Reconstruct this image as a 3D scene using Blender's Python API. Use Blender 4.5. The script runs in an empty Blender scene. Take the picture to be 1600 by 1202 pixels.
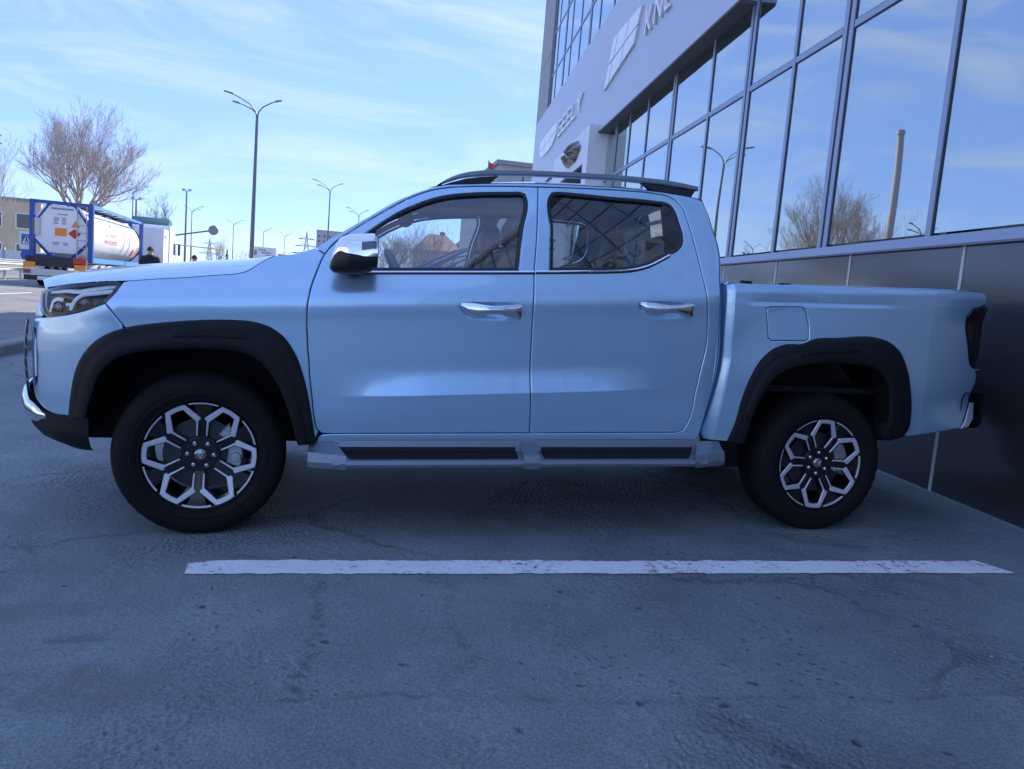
import bpy, bmesh, math, random
from mathutils import Vector, Matrix
from mathutils.geometry import delaunay_2d_cdt

# ------------------------------------------------------------------ camera, sky, sun, exposure
scene = bpy.context.scene
COL = scene.collection
SLOPE = 0.020682          # the parking apron rises 2 % towards the building
cam_d = bpy.data.cameras.new('camera')
cam_o = bpy.data.objects.new('camera', cam_d)
COL.objects.link(cam_o)
cam_d.sensor_width = 36.0
cam_d.lens = 27.0
cam_d.clip_start = 0.05
cam_d.clip_end = 4000.0
_r = Vector((0.97516879, -0.20633235, 0.08045369)); _u = Vector((-0.05434663, 0.12921932, 0.99012565)); _f = Vector((0.21469112, 0.96991202, -0.11479718))
cam_o.matrix_world = Matrix(((_r.x, _u.x, -_f.x, 0.61988), (_r.y, _u.y, -_f.y, -4.55346), (_r.z, _u.z, -_f.z, 1.20751), (0, 0, 0, 1)))
scene.camera = cam_o

SUN_AZ = math.atan2(0.758, 0.652)      # clockwise from +Y
SUN_EL = math.radians(40.0)
world = bpy.data.worlds.new('World'); scene.world = world; world.use_nodes = True
wn = world.node_tree.nodes; wl = world.node_tree.links
wn.clear()
w_out = wn.new('ShaderNodeOutputWorld'); w_bg = wn.new('ShaderNodeBackground'); w_sky = wn.new('ShaderNodeTexSky')
w_sky.sky_type = 'NISHITA'; w_sky.sun_disc = False
w_sky.sun_elevation = SUN_EL; w_sky.sun_rotation = SUN_AZ
w_sky.altitude = 150.0; w_sky.air_density = 0.6; w_sky.dust_density = 0.0; w_sky.ozone_density = 2.0
w_bg.inputs['Strength'].default_value = 0.15
# thin streaky cirrus over the clear sky
w_tc = wn.new('ShaderNodeTexCoord'); w_map = wn.new('ShaderNodeMapping')
w_map.inputs['Rotation'].default_value = (0.0, 0.0, math.radians(35)); w_map.inputs['Scale'].default_value = (1.3, 4.2, 9.0)
w_n1 = wn.new('ShaderNodeTexNoise'); w_n1.inputs['Scale'].default_value = 1.6; w_n1.inputs['Detail'].default_value = 9.0; w_n1.inputs['Roughness'].default_value = 0.62; w_n1.inputs['Distortion'].default_value = 0.9
w_ramp = wn.new('ShaderNodeValToRGB'); w_ramp.color_ramp.elements[0].position = 0.44; w_ramp.color_ramp.elements[1].position = 0.76
w_ramp.color_ramp.elements[1].color = (0.62, 0.62, 0.62, 1)
w_mix = wn.new('ShaderNodeMixRGB'); w_mix.blend_type = 'MIX'; w_mix.inputs['Color2'].default_value = (2.9, 3.2, 3.7, 1)
wl.new(w_tc.outputs['Generated'], w_map.inputs['Vector']); wl.new(w_map.outputs['Vector'], w_n1.inputs['Vector'])
wl.new(w_n1.outputs['Fac'], w_ramp.inputs['Fac']); wl.new(w_ramp.outputs['Color'], w_mix.inputs['Fac'])
# even blue veil of thin cloud, added over the dome to lift the shade
w_veil = wn.new('ShaderNodeMixRGB'); w_veil.inputs['Fac'].default_value = 0.70; w_veil.inputs['Color2'].default_value = (1.10, 1.87, 4.6, 1)
wl.new(w_sky.outputs['Color'], w_veil.inputs['Color1']); wl.new(w_veil.outputs['Color'], w_mix.inputs['Color1']); w_tint = wn.new('ShaderNodeMixRGB'); w_tint.blend_type = 'MULTIPLY'; w_tint.inputs['Fac'].default_value = 1.0; w_tint.inputs['Color2'].default_value = (1.0, 1.0, 1.0, 1)
wl.new(w_mix.outputs['Color'], w_tint.inputs['Color1']); wl.new(w_tint.outputs['Color'], w_bg.inputs['Color'])
wl.new(w_bg.outputs['Background'], w_out.inputs['Surface'])

sun_d = bpy.data.lights.new('sun', 'SUN'); sun_d.energy = 4.0; sun_d.angle = math.radians(0.53); sun_d.color = (1.0, 0.95, 0.87)
sun_o = bpy.data.objects.new('sun', sun_d); COL.objects.link(sun_o)
sun_o.location = (30, 30, 40)
_sd = Vector((math.sin(SUN_AZ) * math.cos(SUN_EL), math.cos(SUN_AZ) * math.cos(SUN_EL), math.sin(SUN_EL)))
sun_o.rotation_euler = _sd.to_track_quat('Z', 'Y').to_euler()

scene.view_settings.view_transform = 'Standard'
scene.view_settings.look = 'None'
scene.view_settings.gamma = 1.0
scene.view_settings.use_curve_mapping = False
scene.view_settings.exposure = 1.16

# ------------------------------------------------------------------ materials
MATS = {}
def mat(name, color=(.5, .5, .5), rough=.5, metal=0., coat=0., coat_rough=.03, spec=.5, noise=None, bump=None, emit=None):
    """plain principled material; noise = (scale, amount) mottles colour and roughness; bump = (scale, strength, distance)"""
    m = bpy.data.materials.new(name); m.use_nodes = True
    nt = m.node_tree; b = nt.nodes['Principled BSDF']
    b.inputs['Base Color'].default_value = (*color, 1); b.inputs['Roughness'].default_value = rough
    b.inputs['Metallic'].default_value = metal; b.inputs['Coat Weight'].default_value = coat
    b.inputs['Coat Roughness'].default_value = coat_rough; b.inputs['Specular IOR Level'].default_value = spec
    tc = nt.nodes.new('ShaderNodeTexCoord')
    if noise:
        n = nt.nodes.new('ShaderNodeTexNoise'); n.inputs['Scale'].default_value = noise[0]; n.inputs['Detail'].default_value = 6
        nt.links.new(tc.outputs['Object'], n.inputs['Vector'])
        mr = nt.nodes.new('ShaderNodeMapRange'); mr.inputs['To Min'].default_value = 1 - noise[1]; mr.inputs['To Max'].default_value = 1 + noise[1]
        mr.inputs['From Min'].default_value = .25; mr.inputs['From Max'].default_value = .75
        nt.links.new(n.outputs['Fac'], mr.inputs['Value'])
        mx = nt.nodes.new('ShaderNodeMixRGB'); mx.blend_type = 'MULTIPLY'; mx.inputs['Fac'].default_value = 1; mx.inputs['Color1'].default_value = (*color, 1)
        nt.links.new(mr.outputs['Result'], mx.inputs['Color2']); nt.links.new(mx.outputs['Color'], b.inputs['Base Color'])
        mm = nt.nodes.new('ShaderNodeMath'); mm.operation = 'MULTIPLY'; mm.inputs[1].default_value = rough
        nt.links.new(mr.outputs['Result'], mm.inputs[0]); nt.links.new(mm.outputs[0], b.inputs['Roughness'])
    if bump:
        n2 = nt.nodes.new('ShaderNodeTexNoise'); n2.inputs['Scale'].default_value = bump[0]; n2.inputs['Detail'].default_value = 4
        nt.links.new(tc.outputs['Object'], n2.inputs['Vector'])
        bp = nt.nodes.new('ShaderNodeBump'); bp.inputs['Strength'].default_value = bump[1]; bp.inputs['Distance'].default_value = bump[2]
        nt.links.new(n2.outputs['Fac'], bp.inputs['Height']); nt.links.new(bp.outputs['Normal'], b.inputs['Normal'])
    if emit:
        b.inputs['Emission Color'].default_value = (*color, 1); b.inputs['Emission Strength'].default_value = emit
    MATS[name] = m
    return m

def glass_mat(name, tint, refl, base=.04, rough=0., wobble=None, refl_col=(1, 1, 1)):
    """thin pane: tinted see-through plus a mirror layer that grows towards grazing angles"""
    m = bpy.data.materials.new(name); m.use_nodes = True
    nt = m.node_tree; nt.nodes.clear()
    o = nt.nodes.new('ShaderNodeOutputMaterial'); mx = nt.nodes.new('ShaderNodeMixShader')
    tr = nt.nodes.new('ShaderNodeBsdfTransparent'); tr.inputs['Color'].default_value = (*tint, 1)
    gl = nt.nodes.new('ShaderNodeBsdfGlossy'); gl.inputs['Roughness'].default_value = rough; gl.inputs['Color'].default_value = (*refl_col, 1)
    fr = nt.nodes.new('ShaderNodeFresnel'); fr.inputs['IOR'].default_value = 1.5
    mr = nt.nodes.new('ShaderNodeMapRange'); mr.inputs['From Min'].default_value = .04; mr.inputs['From Max'].default_value = 1
    mr.inputs['To Min'].default_value = base; mr.inputs['To Max'].default_value = refl
    nt.links.new(fr.outputs['Fac'], mr.inputs['Value']); nt.links.new(mr.outputs['Result'], mx.inputs['Fac'])
    nt.links.new(tr.outputs[0], mx.inputs[1]); nt.links.new(gl.outputs[0], mx.inputs[2]); nt.links.new(mx.outputs[0], o.inputs['Surface'])
    if wobble:
        tc = nt.nodes.new('ShaderNodeTexCoord'); n = nt.nodes.new('ShaderNodeTexNoise'); n.inputs['Scale'].default_value = wobble[0]; n.inputs['Detail'].default_value = 1
        oi = nt.nodes.new('ShaderNodeObjectInfo'); ad = nt.nodes.new('ShaderNodeVectorMath'); ad.operation = 'MULTIPLY_ADD'
        geo = nt.nodes.new('ShaderNodeNewGeometry')
        nt.links.new(oi.outputs['Random'], ad.inputs[0]); ad.inputs[1].default_value = (13, 13, 13); nt.links.new(geo.outputs['Position'], ad.inputs[2])
        nt.links.new(ad.outputs[0], n.inputs['Vector'])
        bp = nt.nodes.new('ShaderNodeBump'); bp.inputs['Strength'].default_value = 1; bp.inputs['Distance'].default_value = wobble[1]
        nt.links.new(n.outputs['Fac'], bp.inputs['Height']); nt.links.new(bp.outputs['Normal'], gl.inputs['Normal'])
    MATS[name] = m
    return m

# car
def paint_mat():
    m = mat('paint', (.45, .67, .86), .25, .48, 1.0, .012)
    nt = m.node_tree; b = nt.nodes['Principled BSDF']; b.inputs['Coat IOR'].default_value = 1.75
    tc = nt.nodes.new('ShaderNodeTexCoord')
    v = nt.nodes.new('ShaderNodeTexVoronoi'); v.inputs['Scale'].default_value = 900
    nt.links.new(tc.outputs['Object'], v.inputs['Vector'])
    bp = nt.nodes.new('ShaderNodeBump'); bp.inputs['Strength'].default_value = .10; bp.inputs['Distance'].default_value = .0006
    nt.links.new(v.outputs['Distance'], bp.inputs['Height']); nt.links.new(bp.outputs['Normal'], b.inputs['Normal'])
    # road dust: a thin film low down on the body, broken up by noise
    n = nt.nodes.new('ShaderNodeTexNoise'); n.inputs['Scale'].default_value = 3.2; n.inputs['Detail'].default_value = 8
    nt.links.new(tc.outputs['Object'], n.inputs['Vector'])
    mr = nt.nodes.new('ShaderNodeMapRange'); mr.inputs['From Min'].default_value = .35; mr.inputs['From Max'].default_value = .75; mr.inputs['To Min'].default_value = .01; mr.inputs['To Max'].default_value = .05
    nt.links.new(n.outputs['Fac'], mr.inputs['Value']); nt.links.new(mr.outputs['Result'], b.inputs['Coat Roughness'])
paint_mat()
mat('gap', (.004, .004, .005), .9)
mat('flare_plastic', (.007, .008, .0095), .6, spec=.3, noise=(14, .12), bump=(420, .25, .0008))
mat('black_gloss', (.01, .01, .012), .12, coat=.6)
mat('black_trim', (.012, .012, .014), .45)
mat('under_black', (.008, .008, .009), .85)
mat('chrome', (.86, .87, .89), .045, 1.)
mat('dark_chrome', (.35, .36, .38), .12, 1.)
mat('grip_black', (.008, .008, .010), .6, spec=.3, bump=(300, .3, .001))
mat('satin_silver', (.23, .26, .29), .32, .65, noise=(20, .05))
mat('satin_bright', (.66, .72, .80), .25, .6)
mat('tyre', (.008, .008, .0085), .8, spec=.25, noise=(9, .2), bump=(60, .2, .001))
mat('rim_black', (.007, .007, .008), .28, coat=.4)
mat('machined', (.78, .80, .83), .36, .55, noise=(90, .05))
mat('brake_metal', (.07, .07, .072), .45, .8)
mat('caliper', (.50, .52, .55), .4, .8)
glass_mat('car_glass', (.86, .91, .92), .95, .12)
glass_mat('tint_glass', (.82, .86, .88), .95, .11)
glass_mat('lens_glass', (.95, .97, .98), .5, .02)
mat('lamp_black', (.006, .007, .009), .2)
mat('lamp_silver', (.92, .94, .95), .45, .0)
mat('lamp_grey', (.16, .17, .19), .3, .6)
mat('tail_red', (.012, .002, .002), .08, coat=1)
mat('tail_red_bright', (.22, .012, .008), .12, coat=1)  # brighter red than the tail lens, no glow
mat('interior_dark', (.022, .022, .024), .7)
mat('interior_mid', (.14, .15, .16), .75)
mat('headliner', (.42, .43, .44), .9)
mat('seat_tan', (.48, .31, .19), .55, bump=(160, .3, .002))
mat('seat_black', (.018, .018, .02), .55)
mat('seat_grey', (.28, .28, .28), .7)
# place
mat('line_white', (.70, .72, .74), .8)
mat('kerb_stone', (.27, .265, .255), .9, noise=(5, .25), bump=(60, .4, .004))
mat('cladding', (.035, .035, .038), .16, .0, spec=.6, coat=.5, coat_rough=.1, noise=(2.2, .08))
mat('joint_white', (.62, .61, .58), .5, noise=(6, .15))
mat('mullion', (.30, .34, .42), .38, .45)
mat('mullion_dark', (.035, .04, .06), .4, .3)
mat('fascia', (.50, .53, .60), .42, .15, noise=(.8, .04))
mat('soffit', (.10, .10, .10), .6, noise=(2, .35))
mat('portal', (.74, .76, .79), .45, .05)
mat('letter', (.88, .89, .90), .4)
mat('concrete_panel', (.36, .355, .345), .85, noise=(1.2, .12))
mat('end_panel', (.30, .30, .30), .6, .1, noise=(1.5, .06))
mat('room_wall', (.74, .75, .76), .9)
mat('room_floor', (.30, .29, .28), .4)
mat('ladder_metal', (.02, .025, .04), .6)
glass_mat('facade_glass', (.90, .94, .95), .98, .52, wobble=(.42, .010), refl_col=(.90, .95, .90))
mat('steel_grey', (.22, .23, .25), .45, .6)
mat('pole_metal', (.16, .165, .18), .5, .5, noise=(2, .1))
mat('bark', (.16, .13, .11), .95)
mat('bark_warm', (.36, .31, .27), .95)
mat('birch', (.36, .34, .31), .9, noise=(8, .4))
mat('dry_twig', (.17, .135, .095), .95)
mat('tank_white', (.74, .75, .76), .35, coat=.3, noise=(1.2, .06))
mat('frame_blue', (.022, .075, .30), .45, noise=(3, .12))
mat('rail_blue', (.06, .22, .50), .45)
mat('lorry_white', (.72, .73, .74), .35, coat=.5)
mat('lorry_green', (.05, .13, .12), .5)
mat('chassis_dark', (.03, .03, .034), .7)
mat('orange', (.85, .27, .03), .55)
mat('red', (.55, .03, .03), .5)
mat('sign_blue', (.03, .12, .42), .5)
mat('sign_white', (.72, .72, .70), .5)
mat('print_grey', (.25, .27, .32), .6)
mat('print_red', (.45, .10, .08), .6)
mat('print_black', (.02, .02, .02), .6)
mat('jacket', (.012, .014, .020), .8, bump=(30, .4, .006))
mat('jacket_blue', (.018, .024, .045), .8)
mat('skin', (.42, .25, .19), .6)
mat('hair', (.018, .015, .013), .8)
mat('trousers', (.02, .022, .03), .85)
mat('wall_yellow', (.55, .46, .30), .85, noise=(.6, .08))
mat('wall_tan', (.47, .36, .24), .85, noise=(.5, .1))
mat('wall_white', (.66, .64, .61), .85, noise=(.5, .06))
mat('wall_grey', (.40, .42, .45), .85, noise=(.3, .06))
mat('roof_brown', (.20, .095, .065), .7, noise=(1, .15))
mat('roof_grey', (.25, .26, .28), .6)
mat('house_window', (.03, .04, .055), .1, spec=.8)
mat('galvanised', (.46, .47, .48), .45, .6)
mat('fence_white', (.60, .61, .62), .7)
mat('dry_ground', (.15, .125, .085), .95, noise=(.25, .25))
mat('pipe_yellow', (.62, .46, .06), .5)
mat('badge_brown', (.13, .115, .115), .2, .9)
mat('spruce', (.03, .05, .045), .9)
mat('car_white', (.62, .63, .64), .3, coat=.6)
mat('stair_stone', (.34, .34, .34), .8, noise=(6, .15))
mat('stair_rail', (.10, .14, .22), .35, .6)
mat('chimney_red', (.36, .33, .34), .8)

def asphalt_mat(name, base, sunny=False):
    m = bpy.data.materials.new(name); m.use_nodes = True
    nt = m.node_tree; N = nt.nodes; L = nt.links; b = N['Principled BSDF']
    tc = N.new('ShaderNodeTexCoord')
    def noise(sc, det=5, dist=0., rough=.55):
        n = N.new('ShaderNodeTexNoise'); n.inputs['Scale'].default_value = sc; n.inputs['Detail'].default_value = det
        n.inputs['Distortion'].default_value = dist; n.inputs['Roughness'].default_value = rough
        L.new(tc.outputs['Object'], n.inputs['Vector']); return n
    def ramp(src, a, bb, ca, cb):
        r = N.new('ShaderNodeValToRGB'); r.color_ramp.elements[0].position = a; r.color_ramp.elements[1].position = bb
        r.color_ramp.elements[0].color = (*ca, 1); r.color_ramp.elements[1].color = (*cb, 1); L.new(src, r.inputs['Fac']); return r
    def mul(c1, c2, fac=1.):
        x = N.new('ShaderNodeMixRGB'); x.blend_type = 'MULTIPLY'; x.inputs['Fac'].default_value = fac
        L.new(c1, x.inputs['Color1']); L.new(c2, x.inputs['Color2']); return x.outputs['Color']
    big = ramp(noise(.45, 6, .6).outputs['Fac'], .30, .72, tuple(c * .78 for c in base), tuple(c * 1.22 for c in base))
    c = big.outputs['Color']
    c = mul(c, ramp(noise(2.3, 7, .4, .65).outputs['Fac'], .28, .70, (.80, .80, .80), (1.12, 1.11, 1.09)).outputs['Color'])
    c = mul(c, ramp(noise(120, 3).outputs['Fac'], .30, .72, (.62, .62, .63), (1.30, 1.30, 1.28)).outputs['Color'])
    # scattered darker oil and dirt patches
    c = mul(c, ramp(noise(.9, 4, 1.2).outputs['Fac'], .64, .72, (1, 1, 1), (.62, .60, .60)).outputs['Color'])
    # pits where stones have come out, and pale stones
    vo = N.new('ShaderNodeTexVoronoi'); vo.inputs['Scale'].default_value = 21.0; vo.inputs['Randomness'].default_value = 1
    wob = noise(7, 3); vm = N.new('ShaderNodeVectorMath'); vm.operation = 'MULTIPLY_ADD'; vm.inputs[1].default_value = (.09, .09, .09)
    L.new(wob.outputs['Color'], vm.inputs[0]); L.new(tc.outputs['Object'], vm.inputs[2]); L.new(vm.outputs[0], vo.inputs['Vector'])
    pitmask = ramp(noise(1.1, 5, .5).outputs['Fac'], .48, .66, (0, 0, 0), (1, 1, 1))
    pit = ramp(vo.outputs['Distance'], .04, .22, (.25, .25, .25), (1, 1, 1))
    inv = N.new('ShaderNodeMath'); inv.operation = 'SUBTRACT'; inv.inputs[0].default_value = 1; L.new(pit.outputs['Color'], inv.inputs[1])
    pm = N.new('ShaderNodeMath'); pm.operation = 'MULTIPLY'; L.new(inv.outputs[0], pm.inputs[0]); L.new(pitmask.outputs['Color'], pm.inputs[1])
    dk = N.new('ShaderNodeMixRGB'); dk.inputs['Color2'].default_value = (*[q * .40 for q in base], 1); L.new(pm.outputs[0], dk.inputs['Fac']); L.new(c, dk.inputs['Color1'])
    c = dk.outputs['Color']
    vs = N.new('ShaderNodeTexVoronoi'); vs.inputs['Scale'].default_value = 34.0; L.new(tc.outputs['Object'], vs.inputs['Vector'])
    st = ramp(vs.outputs['Distance'], .05, .11, (1, 1, 1), (0, 0, 0)); stm = ramp(noise(2.0, 4).outputs['Fac'], .55, .68, (0, 0, 0), (.7, .7, .7))
    sx = N.new('ShaderNodeMath'); sx.operation = 'MULTIPLY'; L.new(st.outputs['Color'], sx.inputs[0]); L.new(stm.outputs['Color'], sx.inputs[1])
    lt = N.new('ShaderNodeMixRGB'); lt.inputs['Color2'].default_value = (.30, .30, .29, 1); L.new(sx.outputs[0], lt.inputs['Fac']); L.new(c, lt.inputs['Color1'])
    # hairline cracks
    vc = N.new('ShaderNodeTexVoronoi'); vc.feature = 'DISTANCE_TO_EDGE'; vc.inputs['Scale'].default_value = .55
    wc = noise(2.6, 8, .3, .7); vmc = N.new('ShaderNodeVectorMath'); vmc.operation = 'MULTIPLY_ADD'; vmc.inputs[1].default_value = (.42, .42, .42)
    L.new(wc.outputs['Color'], vmc.inputs[0]); L.new(tc.outputs['Object'], vmc.inputs[2]); L.new(vmc.outputs[0], vc.inputs['Vector'])
    ck = ramp(vc.outputs['Distance'], .002, .012, (1, 1, 1), (0, 0, 0)); ckm = ramp(noise(.6, 3).outputs['Fac'], .46, .60, (0, 0, 0), (.8, .8, .8))
    cx = N.new('ShaderNodeMath'); cx.operation = 'MULTIPLY'; L.new(ck.outputs['Color'], cx.inputs[0]); L.new(ckm.outputs['Color'], cx.inputs[1])
    cd = N.new('ShaderNodeMixRGB'); cd.inputs['Color2'].default_value = (*[q * .35 for q in base], 1); L.new(cx.outputs[0], cd.inputs['Fac']); L.new(lt.outputs['Color'], cd.inputs['Color1'])
    col_out = cd.outputs['Color']
    # isolated dark pits, one here and there
    v3 = N.new('ShaderNodeTexVoronoi'); v3.inputs['Scale'].default_value = 7.5; L.new(vm.outputs[0], v3.inputs['Vector'])
    sep3 = N.new('ShaderNodeSeparateColor'); L.new(v3.outputs['Color'], sep3.inputs[0])
    p3 = ramp(v3.outputs['Distance'], .05, .12, (1, 1, 1), (0, 0, 0)); g3 = ramp(sep3.outputs[0], .55, .60, (0, 0, 0), (.75, .75, .75))
    x3 = N.new('ShaderNodeMath'); x3.operation = 'MULTIPLY'; L.new(p3.outputs['Color'], x3.inputs[0]); L.new(g3.outputs['Color'], x3.inputs[1])
    extra_h = x3.outputs[0]
    def lay(fac, colour, amount):
        nonlocal col_out
        m1 = N.new('ShaderNodeMath'); m1.operation = 'MULTIPLY'; m1.inputs[1].default_value = amount; L.new(fac, m1.inputs[0])
        q = N.new('ShaderNodeMixRGB'); q.inputs['Color2'].default_value = (*colour, 1); L.new(m1.outputs[0], q.inputs['Fac']); L.new(col_out, q.inputs['Color1']); col_out = q.outputs['Color']
    lay(extra_h, tuple(q * .28 for q in base), 1.)
    if not sunny:
        sp = N.new('ShaderNodeSeparateXYZ'); L.new(tc.outputs['Object'], sp.inputs[0])
        def M(op, a, b_=None, c_=None):
            n = N.new('ShaderNodeMath'); n.operation = op
            for i, v in enumerate((a, b_, c_)):
                if v is None: continue
                if isinstance(v, (int, float)): n.inputs[i].default_value = v
                else: L.new(v, n.inputs[i])
            return n.outputs[0]
        X, Y = sp.outputs[0], sp.outputs[1]
        jag = M('SUBTRACT', noise(9, 6, 0, .7).outputs['Fac'], .5); slow = M('SUBTRACT', noise(1.6, 3).outputs['Fac'], .5)
        broken = ramp(noise(30, 5, 0, .75).outputs['Fac'], .50, .62, (0, 0, 0), (1, 1, 1)).outputs['Color']
        def line(dist, w, lo_hi, along):      # ragged line: |dist + wobble| < w, within a range
            d = M('ADD', dist, M('ADD', M('MULTIPLY', jag, .10), M('MULTIPLY', slow, .22)))
            g = M('SUBTRACT', 1., M('MINIMUM', M('DIVIDE', M('ABSOLUTE', d), w), 1.))
            win = M('MULTIPLY', M('GREATER_THAN', along, lo_hi[0]), M('LESS_THAN', along, lo_hi[1]))
            return M('MULTIPLY', M('MULTIPLY', g, win), broken)
        c1 = line(M('SUBTRACT', X, M('MULTIPLY_ADD', Y, .085, .735)), .034, (-2.42, -1.52), Y)
        c2 = line(M('SUBTRACT', Y, M('MULTIPLY_ADD', X, -.095, -2.36)), .026, (.45, 3.0), X)
        for c_, am in ((c1, .42), (c2, .26)): lay(c_, tuple(q * .34 for q in base), am); extra_h = M('MAXIMUM', extra_h, M('MULTIPLY', c_, am))
        for (sx, sy, rx, ry, am) in ((-.09, -2.28, .30, .17, .62), (-.42, -1.74, .27, .09, .45), (-.16, -1.97, .13, .035, .8), (.24, -1.21, .10, .03, .8), (1.9, -2.0, .25, .12, .25)):
            dd = M('ADD', M('POWER', M('DIVIDE', M('ABSOLUTE', M('ADD', M('SUBTRACT', X, sx), M('MULTIPLY', slow, .3))), rx), 2.), M('POWER', M('DIVIDE', M('ABSOLUTE', M('ADD', M('SUBTRACT', Y, sy), M('MULTIPLY', jag, .12))), ry), 2.))
            lay(M('MULTIPLY', M('MINIMUM', M('MULTIPLY', M('MAXIMUM', M('SUBTRACT', 1., dd), 0.), 1.3), 1.), ramp(noise(5.5, 7, .6, .7).outputs['Fac'], .36, .58, (.25, .25, .25), (1, 1, 1)).outputs['Color']), (base[0] * .60, base[1] * .50, base[2] * .47), am)
    L.new(col_out, b.inputs['Base Color'])
    b.inputs['Roughness'].default_value = .72; b.inputs['Specular IOR Level'].default_value = .45
    b1 = N.new('ShaderNodeBump'); b1.inputs['Strength'].default_value = .85; b1.inputs['Distance'].default_value = .009
    L.new(noise(38, 6, 0, .75).outputs['Fac'], b1.inputs['Height'])
    b2 = N.new('ShaderNodeBump'); b2.inputs['Strength'].default_value = .8; b2.inputs['Distance'].default_value = .02; b2.invert = True
    L.new(pm.outputs[0], b2.inputs['Height']); L.new(b1.outputs['Normal'], b2.inputs['Normal'])
    b3 = N.new('ShaderNodeBump'); b3.inputs['Strength'].default_value = .7; b3.inputs['Distance'].default_value = .035
    L.new(noise(3.2, 4).outputs['Fac'], b3.inputs['Height']); L.new(b2.outputs['Normal'], b3.inputs['Normal'])
    # ravelled patches where the binder has worn away
    rv = N.new('ShaderNodeTexVoronoi'); rv.inputs['Scale'].default_value = 46; L.new(vm.outputs[0], rv.inputs['Vector'])
    rm = ramp(noise(.85, 4, .8).outputs['Fac'], .50, .64, (.06, .06, .06), (1, 1, 1)); rx_ = N.new('ShaderNodeMath'); rx_.operation = 'MULTIPLY'; L.new(rv.outputs['Distance'], rx_.inputs[0]); L.new(rm.outputs['Color'], rx_.inputs[1])
    b4 = N.new('ShaderNodeBump'); b4.inputs['Strength'].default_value = .9; b4.inputs['Distance'].default_value = .014; L.new(rx_.outputs[0], b4.inputs['Height']); L.new(b3.outputs['Normal'], b4.inputs['Normal'])
    b5 = N.new('ShaderNodeBump'); b5.inputs['Strength'].default_value = .8; b5.inputs['Distance'].default_value = .02; b5.invert = True; L.new(extra_h, b5.inputs['Height']); L.new(b4.outputs['Normal'], b5.inputs['Normal'])
    L.new(b5.outputs['Normal'], b.inputs['Normal'])
    MATS[name] = m
asphalt_mat('asphalt', (.204, .240, .250))
asphalt_mat('road_asphalt', (.20, .197, .19), True)

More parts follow.
